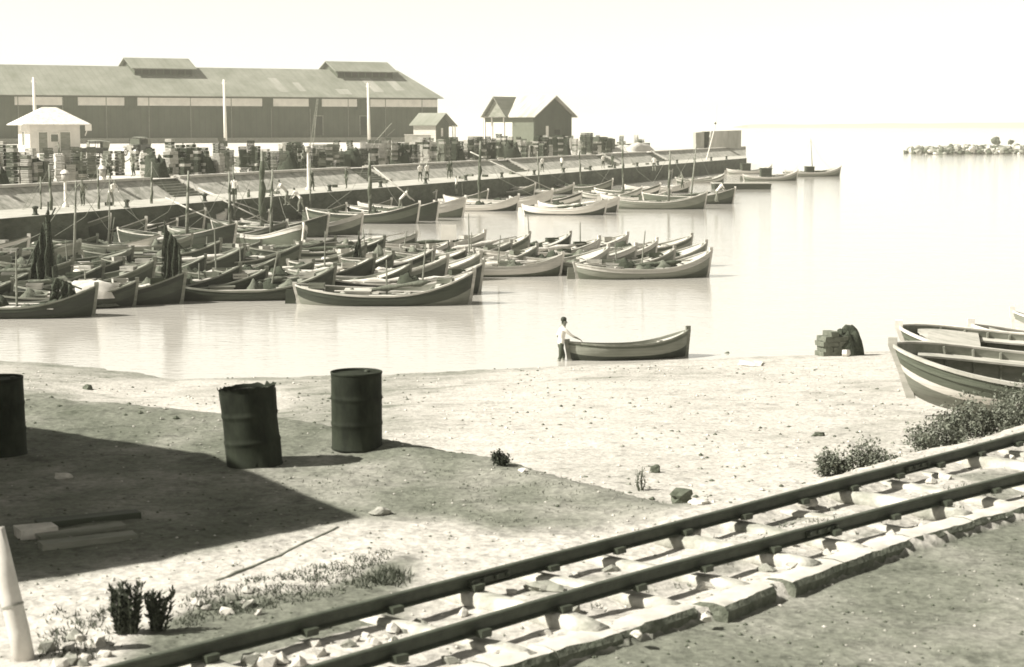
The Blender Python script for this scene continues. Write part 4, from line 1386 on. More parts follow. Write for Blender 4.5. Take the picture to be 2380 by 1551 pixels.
# ---- boats moored bow out along the quay, near to far
QH = -19.5
quayside = [
    ('long', (541, 578), -24, ('dark', 'dark', 'black'), 'large dark boat nearest along the quay, bow out', ((0.8, 4.7, 0.1), dict(sail=0.2, r=0.1, yard=((-1.0, 0.2, 3.0), (3.4, 0.4, 1.4))))),
    ('long', (661, 570), -20, ('grey', 'mid', 'dark'), 'grey boat moored second from the left along the quay', ((0.2, 4.7, 0.1), dict(sail=0.24, r=0.1, yard=((-2.2, 0.1, 3.6), (3.2, 0.4, 1.3))))),
    ('long', (700, 580), -52, ('cream', 'mid', 'mid'), 'boat with tall pale stem pointing at the camera', ((0.3, 4.9, 0.1), dict(sail=0.22, r=0.09))),
    ('long', (757, 552), -22, ('dark', 'dark', 'dark'), 'dark hull moored beside a pale one near the thick mast', ((-0.6, 5.7, 0.1), dict(sail=0.62, r=0.13))),
    ('long', (836, 546), -16, ('cream', 'grey', 'dark'), 'light grey boat with white stem right of the thick mast', None),
    ('slim', (520, 528), 2, ('white', 'white', 'grey'), 'white dinghy lying close under the quay wall', None),
    ('long', (968, 520), -14, ('dark', 'mid', 'dark'), 'dark boat with crew and furled sail at mid quay', ((0.6, 5.2, 0.0), dict(sail=0.42, r=0.12, yard=((0.8, 0.1, 4.2), (4.4, -0.6, 1.7))))),
    ('long', (1014, 514), -32, ('dark', 'dark', 'dark'), 'dark hull with white rail beside the furled sail', None),
    ('long', (1074, 506), -22, ('cream', 'cream', 'mid'), 'pale boat with bright stem right of the furled sail', None),
    ('std', (1200, 490), -8, ('white', 'white', 'dark'), 'white boat with dark bilge at the middle of the quay row', None),
    ('long', (1277, 486), -12, ('white', 'white', 'mid'), 'white boat beneath the mast with crossed pale yards', ((-1.6, 5.5, 0.1), dict(sail=0.4, r=0.1, yard=((-2.4, 0.2, 4.6), (4.8, 0.4, 1.4))))),
    ('std', (1404, 500), -10, ('white', 'white', 'dark'), 'white boat standing foremost in the outer quay row', None),
    ('std', (1433, 494), -24, ('white', 'cream', 'dark'), 'white boat squeezed beside the foremost white boat', None),
    ('std', (1347, 478), -14, ('dark', 'white', 'grey'), 'boat with dark tarpaulin behind the foremost white boat', None),
    ('long', (1636, 486), -6, ('grey', 'grey', 'mid'), 'broad grey boat in the outer quay row', ((1.0, 5.4, 0.1), dict(sail=0.3, r=0.1))),
    ('long', (1702, 474), -10, ('mid', 'mid', 'dark'), 'dark boat with white stem at the outer end of the row', ((0.2, 5.8, 0.5), dict(sail=False, r=0.08))),
    ('std', (1488, 462), -12, ('grey', 'cream', 'dark'), 'pale boat in the second rank of the outer quay', None),
    ('std', (1530, 456), -14, ('mid', 'white', 'dark'), 'white stemmed boat in the second rank near the quay end', ((-0.4, 5.6, -0.2), dict(sail=0.32, r=0.1))),
    ('std', (1600, 448), -10, ('cream', 'cream', 'dark'), 'cream boat close to the end of the quay', None),
    ('std', (1130, 470), -16, ('mid', 'mid', 'dark'), 'brown boat between white boat and quay wall', None),
    ('std', (1240, 455), -12, ('grey', 'mid', 'dark'), 'grey boat lying under the quay wall at mid row', None),
    ('std', (1330, 452), -14, ('cream', 'grey', 'dark'), 'pale boat under the quay wall behind the crossed yards', ((-0.6, 4.8, -0.3), dict(sail=0.2, r=0.08))),
    ('std', (1420, 444), -14, ('mid', 'grey', 'dark'), 'boat under the outer quay wall beside a dark mast', ((0.0, 4.9, -0.3), dict(sail=0.26, r=0.09))),
    ('std', (905, 498), -16, ('mid', 'mid', 'dark'), 'low brown boat hidden behind the furled sail', None),
    ('long', (470, 540), -22, ('mid', 'dark', 'dark'), 'brown boat under the first quay stairs', ((0.2, 4.8, 0.1), dict(sail=0.22, r=0.09))),
    ('long', (250, 560), -20, ('mid', 'dark', 'dark'), 'dark boat in the quay shadow below the short lamp', ((0.6, 4.6, 0.0), dict(sail=0.26, r=0.09))),
    ('std', (92, 572), -20, ('dark', 'dark', 'dark'), 'dark boat in the quay shadow at the left edge', None),
    ('std', (180, 556), -18, ('grey', 'mid', 'dark'), 'grey boat in the quay shadow left of the short lamp', ((0.4, 4.2, 0.1), dict(sail=0.14, r=0.07))),
    ('std', (335, 556), -20, ('mid', 'dark', 'dark'), 'brown boat in the quay shadow below the first stairs', ((0.2, 4.4, 0.0), dict(sail=0.16, r=0.07))),
    ('std', (408, 552), -18, ('dark', 'mid', 'dark'), 'dark boat beside the white dinghy under the quay', None),
    ('std', (622, 528), -18, ('dark', 'dark', 'dark'), 'dark boat in the second rank left of the thick mast', ((0.4, 4.8, 0.1), dict(sail=0.2, r=0.08, yard=((-2.4, 0.2, 2.8), (2.6, 0.2, 1.2))))),
    ('std', (800, 508), -16, ('mid', 'dark', 'dark'), 'brown boat in the second rank right of the thick mast', ((0.2, 5.0, 0.0), dict(sail=0.1, r=0.07))),
    ('std', (880, 482), -16, ('dark', 'mid', 'dark'), 'dark boat under the quay wall at the second stairs', None),
    ('std', (1010, 474), -16, ('grey', 'mid', 'dark'), 'grey boat under the quay wall right of the furled sail', None),
    ('std', (1555, 470), -10, ('white', 'cream', 'dark'), 'white boat wedged in the outer quay row', None),
    ('std', (30, 552), -16, ('mid', 'dark', 'dark'), 'brown boat under the quay wall at the left edge', None),
    ('std', (140, 536), -16, ('dark', 'dark', 'dark'), 'dark boat under the quay wall behind the short lamp', None),
    ('std', (300, 530), -16, ('dark', 'mid', 'dark'), 'dark boat under the quay wall left of the stairs', None),
    ('std', (440, 512), -16, ('mid', 'dark', 'dark'), 'brown boat under the quay wall behind the white dinghy', None),
    ('std', (575, 506), -16, ('dark', 'dark', 'dark'), 'dark boat under the quay wall beneath the men in white', None),
    ('std', (690, 494), -16, ('mid', 'dark', 'dark'), 'brown boat under the quay wall by the tall lamp post', None),
    ('std', (770, 486), -16, ('dark', 'mid', 'dark'), 'dark boat under the quay wall right of the tall lamp post', None),
    ('std', (960, 462), -16, ('mid', 'mid', 'dark'), 'brown boat under the quay wall behind the furled sail', None),
    ('std', (1090, 452), -16, ('dark', 'mid', 'dark'), 'dark boat under the quay wall below the third stairs', None),
    ('std', (1180, 440), -16, ('grey', 'grey', 'dark'), 'grey boat under the quay wall left of the crossed yards', None),
    ('std', (1300, 430), -16, ('cream', 'grey', 'dark'), 'cream boat under the quay wall right of the crossed yards', None),
    ('std', (1380, 424), -16, ('mid', 'cream', 'dark'), 'pale sided boat under the outer wall near the fourth stairs', None),
    ('std', (1475, 420), -14, ('grey', 'white', 'dark'), 'white sided boat under the outer wall near the last stairs', None),
    ('std', (1560, 414), -14, ('cream', 'grey', 'dark'), 'cream boat under the wall left of the corrugated shelter', None),
    ('std', (1850, 420), 2, ('cream', 'grey', 'mid'), 'pale motor boat leaving beyond the quay end', None),
    ('long', (1950, 410), 4, ('cream', 'grey', 'mid'), 'outermost boat with thin white mast beyond the quay', ((0.0, 5.9, -0.5), dict(sail=False, r=0.07))),
    ('std', (1790, 404), 6, ('white', 'cream', 'grey'), 'white boat with dark deckhouse just off the quay end', None),
    ('std', (1680, 425), 4, ('grey', 'cream', 'mid'), 'pale boat lying along the quay end face', None),
]
for kind, px, hd, cols, label, ms in quayside:
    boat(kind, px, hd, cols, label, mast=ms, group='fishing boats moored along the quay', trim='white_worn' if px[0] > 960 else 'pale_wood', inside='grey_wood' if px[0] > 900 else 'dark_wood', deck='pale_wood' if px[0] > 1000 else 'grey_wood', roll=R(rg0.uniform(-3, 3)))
for t_, bt_, sc_2 in BOATS[-4:-1]:
    b = MB(); b.box((-0.6, 0, 0.95), (1.3, 1.1, 1.1), jit=0.03); b.box((-0.6, 0, 1.53), (1.5, 1.3, 0.06)); b.build('deckhouse', M['dark_wood'], t_)
# ---- rowing boat at the water's edge
row = boat('dinghy', (1592, 834), 14, ('mid', 'grey', 'dark'), 'dark rowing boat at the water edge beside the wading man', 'rowing_boat', None, skip=NOEB + ('rudder', 'rubbing_strake', 'aft_deck'), z=-0.08, scale=0.88, trim='grey_wood', roll=R(-4))
# ---- beached boats at the right
BB = boat('beached', (2118, 905), 180 - 14, ('mid', 'white', 'grey'), 'beached boat with broad white stripe and open frames', 'beached_boat', 'boats drawn up on the beach', skip=NOEB + ('rudder', 'fore_deck'), z=1.98, trim='pale_wood', inside='grey_wood', roll=R(-7))
B2 = boat('beached', (2125, 846), 180 - 12, ('mid', 'white', 'grey'), 'beached boat with dark rail behind the striped one', 'beached_boat', 'boats drawn up on the beach', skip=NOEB + ('rudder',), z=1.58, trim='white_worn', inside='grey_wood', roll=R(-8))
B3 = boat('beached', (2290, 838), 180 - 8, ('cream', 'cream', 'grey'), 'pale beached boat between the other hulls at the right edge', 'beached_boat', 'boats drawn up on the beach', skip=NOEB + ('rudder',), z=1.3, trim='white_worn', inside='pale_wood')
B4 = boat('slim', (2365, 806), 180 - 8, ('grey', 'cream', 'grey'), 'small pale boat farthest back at the right edge', 'beached_boat', 'boats drawn up on the beach', skip=NOEB + ('rudder',), z=0.72, scale=0.9, trim='white_worn', inside='pale_wood')
# low barge off the quay end
bg_ = thing('barge', 'flat dark barge lying off the end of the quay', 'barge', G(1722, 440, 0), R(2))
b = MB(); b.hexa([(-3, -1.2, -0.3), (3, -1.2, -0.3), (3, 1.2, -0.3), (-3, 1.2, -0.3), (-3.1, -1.3, 0.62), (3.1, -1.3, 0.62), (3.1, 1.3, 0.62), (-3.1, 1.3, 0.62)]); b.build('hull', P['dark'], bg_)
b = MB(); b.box((0, 0, 0.66), (6.3, 2.7, 0.07)); b.build('deck', M['ledge'], bg_)

# ------------------------------------------------------------------ loose gear lying in the boats
HEAPS = [(mound('net_heap', M['net'], (0.75, 0.5), 0.42, 1.1), 'heap of dark net piled in a moored boat', 'dark net heaps in the boats', 'net'),
         (mound('net_heap_brown', M['net_mid'], (0.8, 0.55), 0.36, 4.2), 'heap of brown net piled in a moored boat', 'brown net heaps in the boats', 'net'),
         (mound('canvas_heap', M['canvas'], (0.8, 0.5), 0.30, 7.7, rag=0.5), 'rumpled pale canvas lying in a moored boat', 'pale canvas heaps in the boats', 'canvas')]
ob = MB(); ob.tube([(-1.6, 0, 0), (1.0, 0, 0.0)], 0.028, 6); ob.hexa([(1.0, -0.05, -0.012), (1.7, -0.075, -0.008), (1.7, 0.075, -0.008), (1.0, 0.05, -0.012), (1.0, -0.05, 0.012), (1.7, -0.075, 0.008), (1.7, 0.075, 0.008), (1.0, 0.05, 0.012)])
OAR = ob.mesh('oar', M['white_worn'])
pk = MB(); pk.box((0, 0, 0.02), (2.6, 0.22, 0.04)); PLANK = pk.mesh('loose_plank', M['white_worn'])
bk = MB(); bk.lathe([(0.0, 0), (0.2, 0), (0.26, 0.3), (0.27, 0.32), (0.24, 0.3), (0.18, 0.03), (0, 0.03)], 12); BASKET = bk.mesh('fish_basket', M['pale_wood'], True)
spb = MB(); spb.tube([(0, 0, 0), (0.02, 0, 1.3), (0.05, 0, 2.6)], [0.045, 0.04, 0.025], 6); SPAR = spb.mesh('short_spar', M['grey_wood'])
ROLLS = []
for q_, mt_ in enumerate(('sail_dark', 'net_mid', 'canvas')):
    b = MB(); b.tube([(-3.2, 0, 0.0), (3.4, 0, 0.05)], [0.05, 0.03], 6)
    o_n = len(b.f)
    b.tube([(-2.6 + i * 0.5, 0.03 * math.sin(i * 1.9), 0.02 * math.sin(i * 2.7)) for i in range(11)], [(0.11 + 0.045 * math.sin(i * 2.2 + q_)) * (0.4 if i in (0, 10) else 1) for i in range(11)], 8, 1)
    ROLLS.append(b.mesh('rolled_sail', [M['pale_wood'], M[mt_]], True))
rg = random.Random(5)
def put(t, sc, lx, ly, lz):
    a = t.rotation_euler.z
    return Vector((t.location.x + (lx * math.cos(a) - ly * math.sin(a)) * sc, t.location.y + (lx * math.sin(a) + ly * math.cos(a)) * sc, t.location.z + lz * sc))
n_box = 0
def where(prefix, generic):
    lb_ = prefix + ' in the ' + t['label']
    return lb_ if len(lb_.split()) <= 16 else generic
for t, bt, sc in BOATS:
    if t.name.startswith(('rowing', 'beached')):
        continue
    hb, zsh, zk, pt, L, zfl = bt['_fn']
    near = t.location.y < 100
    for lx in ([-0.7, -0.5, -0.3, -0.12, 0.05, 0.22, 0.4, 0.52] if near else [-0.55, -0.25, 0.05, 0.35]):
        if rg.random() < 0.10:
            continue
        lx = (lx + rg.uniform(-.08, .08)) * L / 2
        a = t.rotation_euler.z + rg.uniform(-.4, .4)
        k = rg.random()
        if k < 0.62:
            j = 0 if k < 0.26 else (1 if k < 0.44 else 2)
            if t.location.x < -8 and near and j == 2 and rg.random() < 0.5: j = 1
            me_, lb, gp, ct = HEAPS[j]
            o = link(me_.name.replace('_brown', ''), me_, None, put(t, sc, lx, rg.uniform(-1, 1) * max(0.0, hb(2 * lx / L) - 0.65), zfl + 0.10), t.rotation_euler.z + rg.uniform(-.15, .15))
            fy = min(1.0, hb(2 * lx / L) / 0.95)
            o.scale = (rg.uniform(.6, 1.1), rg.uniform(.8, 1.3) * fy, rg.uniform(0.9, 1.9))
            tag(o, where(('dark net heap', 'brown net heap', 'pale canvas')[j], lb), ct, gp)
        elif k < 0.86:
            for q in range(rg.choice((1, 2, 3)) if near else 1):
                n_box += 1
                if n_box > 210: break
                kk = rg.choice((0, 0, 1))
                o = link('fish_box', CR[kk], None, put(t, sc, lx + q * 0.05, rg.uniform(-.1, .1), zfl + 0.02 + 0.24 * q), a + rg.uniform(-.1, .1))
                o.scale = (1.15, 1.15, 1.0)
                tag(o, where('open fish box', 'open wooden fish box carried in a moored boat'), 'box', 'fish boxes in the moored boats')
        else:
            o = link('fish_basket', BASKET, None, put(t, sc, lx, rg.uniform(-.3, .3), zfl + 0.02), a)
            o.scale = (1.2,) * 3
            tag(o, where('round fish basket', 'round wicker fish basket standing in a moored boat'), 'basket', 'fish baskets in the moored boats')
    for tt in (0.72, -0.8):
        if near and rg.random() < 0.6:
            kk = rg.choice((0, 0, 1, 2))
            o = link('fish_box', CR[kk], None, put(t, sc, tt * L / 2, rg.uniform(-.1, .1), zsh(tt) - 0.03), t.rotation_euler.z + rg.uniform(-.5, .5))
            tag(o, where('end deck fish box', 'fish box standing on the small end deck of a moored boat'), 'box', 'fish boxes on the end decks')
    if near and rg.random() < 0.4:
        o = link('short_spar', SPAR, None, put(t, sc, rg.uniform(-.3, 1.2), rg.uniform(-.2, .2), zfl), 0)
        o.rotation_euler = (R(rg.uniform(-6, 6)), R(rg.uniform(-8, 10)), 0)
        o.scale = (1, 1, rg.uniform(.45, 1.0))
        tag(o, where('thin bare spar', 'thin bare spar standing in a rafted boat'), 'spar', 'bare spars in the rafted boats')
    if rg.random() < 0.6:                      # lowered lateen yard with its rolled sail
        o = link('rolled_sail', ROLLS[rg.randrange(3)], None, put(t, sc, rg.uniform(-.5, .3), rg.uniform(-.4, .4), zsh(0) + 0.12), t.rotation_euler.z + rg.uniform(-.10, .10))
        o.rotation_euler.y = R(rg.uniform(-9, -1))
        o.scale = (sc * rg.uniform(.8, 1.05),) * 3
        tag(o, where('rolled sail', 'lowered spar with rolled sail lying along a moored boat'), 'sail', 'rolled sails on lowered spars')
    for q in range(rg.choice((3, 4, 4, 5)) if near else rg.choice((0, 1, 1))):
        sg = rg.choice((-1, 1))
        ly = sg * hb(0) * rg.uniform(.25, .8)
        zz = zsh(0) - 0.10 + 0.03 * q
        if rg.random() < 0.6:
            o = link('oar', OAR, None, put(t, sc, rg.uniform(-.6, .6), ly, zz), t.rotation_euler.z + rg.uniform(-.12, .12))
            tag(o, where('pale oar', 'long pale oar laid across the thwarts of a moored boat'), 'oar', 'oars in the moored boats')
        else:
            o = link('loose_plank', PLANK, None, put(t, sc, rg.uniform(-.8, .8), ly * 0.8, zz), t.rotation_euler.z + rg.uniform(-.2, .2))
            tag(o, where('bleached plank', 'bleached plank laid across the thwarts of a moored boat'), 'plank', 'planks in the moored boats')

for t_, lx, ly, lz, kind_, lb in ((BB, -2.2, 0.3, 0.05, 0, 'dark heap of net amidships in the striped beached boat'), (BB, -0.9, -0.6, 0.02, 2, 'pale canvas in the far side of the striped beached boat'),
                              (B2, -1.5, 0.1, 0.0, 0, 'dark net heap in the second beached boat'), (B3, -0.8, 0.0, 0.0, 1, 'brown net heap in the third beached boat')):
    o = link('net_heap' if kind_ < 2 else 'canvas_heap', HEAPS[kind_][0], None, put(t_, 1, lx, ly, lz), 0.5); o.scale = (1.1, 1.0, 1.2)
    tag(o, lb, 'net' if kind_ < 2 else 'canvas')
for t_, lx, ly, lz, me_, nm, lb in ((BB, -0.6, 0.55, 0.36, OAR, 'oar', 'pale oar lying on the thwarts of the striped beached boat'), (BB, -0.3, -0.5, 0.34, PLANK, 'loose_plank', 'long pale plank across the striped beached boat'),
                                (B2, -0.2, 0.3, 0.36, OAR, 'oar', 'pale oar in the second beached boat'), (B3, 0.0, 0.3, 0.36, PLANK, 'loose_plank', 'plank in the third beached boat')):
    o = link(nm, me_, None, put(t_, 1, lx, ly, lz), t_.rotation_euler.z + 0.08); o.rotation_euler.x = t_.rotation_euler.x
    tag(o, lb, 'oar' if nm == 'oar' else 'plank')

# nets hoisted to dry
def hung_net(name, px, yb, h, label, seed, tops, bots, slant=(0.6, 1.0)):
    """net hoisted on a spar: two folded layers, ragged below. tops and bots: left and right edge x"""
    p = G(px, yb, 0.45)
    t = thing(name, label, 'net', p)
    for q in range(3):
        b = MB(); nu_, nv_ = 26, 16
        vs, fs = [], []
        for i in range(nv_ + 1):
            v = i / nv_
            for j in range(nu_ + 1):
                u_ = j / nu_
                x0 = tops[0] + (tops[1] - tops[0]) * u_
                x1 = bots[0] + (bots[1] - bots[0]) * u_
                sag = v ** 0.8
                xx = x0 + (x1 - x0) * sag + 0.10 * noise.noise(Vector((u_ * 4, v * 4, seed + q)))
                yy_ = (0.10 + 0.22 * v) * math.sin(u_ * 19 + seed + q * 2 + v * 2.2) + (q - 1) * 0.16 * (0.3 + v)
                drop = 1 + 0.10 * noise.noise(Vector((u_ * 5, q * 3.1, seed)))
                zz = h * (slant[0] + (slant[1] - slant[0]) * u_) * (1 - v * drop) + 0.05 * noise.noise(Vector((u_ * 9, v * 7, seed + q)))
                vs.append((xx, yy_, zz))
        for i in range(nv_):
            for j in range(nu_):
                a_ = i * (nu_ + 1) + j
                fs.append((a_, a_ + 1, a_ + nu_ + 2, a_ + nu_ + 1))
        b.add(vs, fs); b.build('net_fold', M['open_net'], t, True)
    b = MB(); xm = tops[0] if slant[0] > slant[1] else tops[1]
    b.tube([(xm * 0.8, 0, -0.4), (xm, 0, h + 0.25)], [0.05, 0.035], 6); b.build('pole', M['dark_wood'], t)
    b = MB(); b.tube([(tops[0] - 0.3, 0, h * (slant[0] - 0.12 * (slant[1] > slant[0]))), (tops[1] + 0.3, 0, h * (slant[1] - 0.12 * (slant[0] > slant[1])))], 0.035, 6); b.build('yard', M['dark_wood'], t)
    return t
hung_net('hanging_net', 105, 655, 3.1, 'dark pointed net hoisted to dry at the left of the boats', 1.0, (-0.45, 0.22), (-0.7, 0.45), (0.35, 1.0))
hung_net('hanging_net', 402, 672, 2.5, 'tall dark bundle of net drying amid the left raft', 4.0, (-0.28, 0.30), (-0.42, 0.36), (1.0, 0.72))
hung_net('hanging_net', 150, 705, 1.1, 'short dark bundle of net by the white canvas', 7.0, (-0.4, 0.35), (-0.5, 0.45), (0.9, 0.6))
hung_net('hanging_net', 832, 606, 1.2, 'small pointed dark net standing behind the raft bows', 9.0, (-0.04, 0.06), (-0.28, 0.2))
o = link('white_canvas', mound('white_canvas', M['white_worn'], (1.4, 0.8), 0.6, 12.2, n=20, rings=9, rag=0.35), None, G(205, 690, 0.42), 0.4)
tag(o, 'bright crumpled white canvas heaped on the left boats', 'canvas')
sq = thing('marker_board', 'small square white board standing on a post between the rafts', 'board', G(1043, 602, 0.45))
b = MB(); b.box((0, 0, 1.3), (0.75, 0.05, 0.75)); b.build('panel', M['white_paint'], sq)
b = MB(); b.tube([(0, 0.05, -0.4), (0, 0.05, 1.0)], 0.03, 6); b.build('post', M['dark_wood'], sq)

# ------------------------------------------------------------------ people
def skin_mesh(name, vs, es, rs, sub=2):
    me_ = bpy.data.meshes.new(name + '_bones')
    me_.from_pydata(vs, es, [])
    o = bpy.data.objects.new(name + '_bones', me_)
    COL.objects.link(o)
    o.modifiers.new('s', 'SKIN')
    for i, r_ in enumerate(rs):
        sv = me_.skin_vertices[0].data[i]
        sv.radius = r_ if hasattr(r_, '__len__') else (r_, r_)
        sv.use_root = (i == 0)
    m2 = o.modifiers.new('d', 'SUBSURF'); m2.levels = sub; m2.render_levels = sub
    dg = bpy.context.evaluated_depsgraph_get()
    res = bpy.data.meshes.new_from_object(o.evaluated_get(dg))
    res.name = name
    bpy.data.objects.remove(o)
    bpy.data.meshes.remove(me_)
    res.polygons.foreach_set('use_smooth', [True] * len(res.polygons))
    return res


def person_mesh(name, shirt, trousers, pose='stand', fingers=False, hem=0.5, sleeve=0.6):
    """figure facing +x"""
    V, E_, RR, zone = [], [], [], []
    def add(p, r_, par=None):
        V.append(p); RR.append(r_)
        if par is not None: E_.append((par, len(V) - 1))
        return len(V) - 1
    lean = {'stand': 0.02, 'reach': 0.07, 'bend': 0.42}[pose]
    pel = add((0, 0, 0.92), (0.145, 0.115))
    wa = add((lean * 0.4, 0, 1.08), (0.13, 0.10), pel)
    ch = add((lean, 0, 1.30), (0.165, 0.115), wa)
    nk = add((lean * 1.2, 0, 1.47), 0.06, ch)
    hd = add((lean * 1.3 + 0.02, 0, 1.58), (0.082, 0.095), nk)
    ht = add((lean * 1.3 + 0.015, 0, 1.70), (0.07, 0.085), hd)
    step_ = {'stand': 0.05, 'reach': 0.08, 'bend': 0.1}[pose]
    for sg in (-1, 1):
        hp = add((0, sg * 0.10, 0.86), 0.098, pel)
        kn = add((0.05 + sg * step_, sg * 0.12, 0.50), 0.066, hp)
        ca = add((0.0 + sg * step_ * 1.3, sg * 0.125, 0.34), 0.060, kn)
        an = add((-0.02 + sg * step_ * 1.6, sg * 0.13, 0.09), 0.042, ca)
        add((0.14 + sg * step_ * 1.6, sg * 0.14, 0.035), 0.036, an)
        sh_ = add((lean, sg * 0.19, 1.40), 0.066, ch)
        if pose == 'reach' and sg < 0:
            el = add((lean + 0.22, sg * 0.24, 1.2), 0.045, sh_); hn = add((lean + 0.46, sg * 0.2, 1.08), 0.032, el)
        elif pose == 'bend':
            el = add((lean + 0.16, sg * 0.24, 1.13), 0.045, sh_); hn = add((lean + 0.33, sg * 0.16, 0.95), 0.032, el)
        elif pose == 'reach':
            el = add((lean - 0.12, sg * 0.27, 1.14), 0.045, sh_); hn = add((lean + 0.08, sg * 0.26, 1.0), 0.032, el)
        else:
            el = add((lean - 0.03, sg * 0.25, 1.13), 0.045, sh_); hn = add((lean + 0.06, sg * 0.25, 0.88), 0.032, el)
        d = (Vector(V[hn]) - Vector(V[el])).normalized()
        pm = add(tuple(Vector(V[hn]) + d * 0.07), (0.036, 0.02), hn)
        if fingers:
            side = d.cross(Vector((0, 0, 1))).normalized()
            for q, (o_, l_) in enumerate(((-0.03, 0.07), (-0.01, 0.085), (0.01, 0.08), (0.03, 0.06))):
                f1 = add(tuple(Vector(V[pm]) + d * 0.03 + side * o_), 0.009, pm)
                f2 = add(tuple(Vector(V[f1]) + d * l_ * 0.5 + Vector((0, 0, -0.012))), 0.008, f1)
                add(tuple(Vector(V[f2]) + d * l_ * 0.35 + Vector((0, 0, -0.03))), 0.007, f2)
            th = add(tuple(Vector(V[hn]) + d * 0.03 + side * -0.04), 0.010, hn)
            add(tuple(Vector(V[th]) + d * 0.04 + side * -0.02 + Vector((0, 0, -0.01))), 0.008, th)
    me_ = skin_mesh(name, V, E_, RR)
    for mt in (M['skin'], shirt, trousers, M['hair']):
        me_.materials.append(mt)
    hx = V[hd][0]
    idx = []
    for p in me_.polygons:
        c = p.center
        arm = abs(c.y) > 0.185 and c.z < 1.38
        if c.z > 1.49:
            hair = c.z > 1.66 or (c.z > 1.57 and c.x < hx - 0.02)
            idx.append(3 if hair else 0)
        elif c.z > 0.93 and not arm:
            idx.append(1)
        elif arm or (c.z > 0.8 and abs(c.y) > 0.2):
            idx.append(1 if c.z > (1.15 if sleeve > 0.5 else 1.05) else 0)
        elif c.z > hem:
            idx.append(2)
        else:
            idx.append(0)
    me_.polygons.foreach_set('material_index', idx)
    return me_


def face_parts(t):
    pass


wm = person_mesh('person', M['shirt'], M['cloth_dark'], 'reach', True, 0.42)
mp_ = G(1303, 838, 0.0)
wader = thing('person', 'man in white shirt wading beside the rowing boat, hand on its stern', 'person', (mp_.x, mp_.y, -0.33), R(12))
wader.scale = (0.92,) * 3
link('body', wm, wader)
nb_ = MB(); nb_.hexa([(0.193, -0.012, 1.575), (0.228, -0.012, 1.575), (0.228, 0.012, 1.575), (0.193, 0.012, 1.575), (0.193, -0.008, 1.63), (0.205, -0.006, 1.63), (0.205, 0.006, 1.63), (0.193, 0.008, 1.63)])
nb_.build('nose', M['skin'], wader)
for sg in (-1, 1):
    e_ = MB(); e_.rock((0.188, sg * 0.032, 1.635), 0.012, 0.7); e_.build('eye', M['hair'], wader)
    e_ = MB(); e_.rock((0.108, sg * 0.088, 1.62), (0.022, 0.012, 0.034)); e_.build('ear', M['skin'], wader)
e_ = MB(); e_.box((0.201, 0, 1.552), (0.012, 0.045, 0.01)); e_.build('mouth', M['hair'], wader)
hr = MB(); vs, fs = [], []
hr.lathe([(0.09, 0), (0.098, 0.05), (0.085, 0.1), (0.05, 0.125), (0.0, 0.135)], 14, c=(0.098, 0, 1.65), wob=0.1)
hr.build('hair', M['hair'], wader, True)

PM = {'a': person_mesh('person_pale', M['shirt'], M['cloth_dark'], 'stand'), 'b': person_mesh('person_dark', M['cloth_dark'], M['cloth_dark'], 'stand', hem=0.1),
      'c': person_mesh('person_bend', M['shirt'], M['cloth_grey'], 'bend', hem=0.1), 'd': person_mesh('person_grey', M['cloth_grey'], M['cloth_dark'], 'reach', hem=0.1)}
def person(px, yfeet, z, kind, rz, label, scale=1.0, dep=None):
    p = G(px, yfeet, z) if dep is None else at_depth(px, dep, z)
    t = thing('person', label, 'person', p, R(rz), 'people on the boats and quay')
    t.scale = (scale,) * 3
    link('body', PM[kind], t)
    return t
person(1061, 452, 0.7, 'a', 190, 'man in white shirt standing in the boat at mid quay')
person(545, 470, 1.8, 'a', 80, 'man in white on the ledge left of the crouching crew')
person(578, 495, 0.7, 'b', 20, 'dark clothed man in the grey boat below the ledge')
person(668, 478, 1.8, 'c', 200, 'man in white bending on the ledge by the lamp post')
person(700, 492, 0.9, 'c', 160, 'bending man in white in the boat beside the thick mast')
person(930, 492, 0.7, 'c', 10, 'man in white bending by the furled sail')
person(1520, 398, 1.8, 'a', 90, 'man in white standing high on the outer ledge')
person(1665, 470, 0.7, 'c', 20, 'bending man in white in the outermost dark boat')
person(1586, 440, 0.7, 'd', 180, 'grey clothed man working by the dark mast near the quay end')
person(455, 0, ZQ, 'b', 90, 'dark clothed man behind the crates right of the open car', dep=236)
person(428, 0, ZQ, 'd', 60, 'grey clothed man behind the crates beside the open car', dep=228)
person(660, 0, ZQ, 'b', 90, 'dark clothed man among the crates under the middle pole', dep=190)
person(872, 0, ZQ, 'b', 120, 'dark clothed man among the crates under the right pole', dep=205)
person(143, 0, ZQ, 'd', 200, 'grey clothed man before the kiosk doors', dep=236)

bl = MB(); bl.lathe([(0.2, 0), (0.2, 0.06), (0.13, 0.1), (0.12, 0.34), (0.2, 0.4), (0.2, 0.47), (0.1, 0.53), (0, 0.54)], 12)
BOL = bl.mesh('bollard', M['dark_iron'], True)
for k in range(20):
    tag(link('bollard', BOL, None, Q(101 + k * 9.9, 0.5, ZL)), ORD[k] + ' squat iron bollard from the left along the quay ledge', 'bollard', 'bollards along the quay ledge')
rp = random.Random(91)
for k in range(34):
    s_ = rp.uniform(104, 262); w_ = rp.uniform(WC + 1.0, WC + 9)
    t = thing('person', 'distant worker among the crate stacks ' + spot(Q(s_, w_, ZQ)), 'person', Q(s_, w_, ZQ), rp.uniform(0, 6.28), 'distant workers among the crates')
    t.scale = (rp.uniform(.96, 1.06),) * 3
    link('body', PM[rp.choice('bbdda')], t)
for k in range(12):
    s_ = rp.uniform(112, 250)
    t = thing('person', 'distant worker on the lower quay ledge, ' + spot(Q(s_, 3, ZL)), 'person', Q(s_, rp.uniform(1.2, 5.2), ZL), rp.uniform(0, 6.28), 'distant workers on the ledge')
    link('body', PM[rp.choice('abcd')], t)
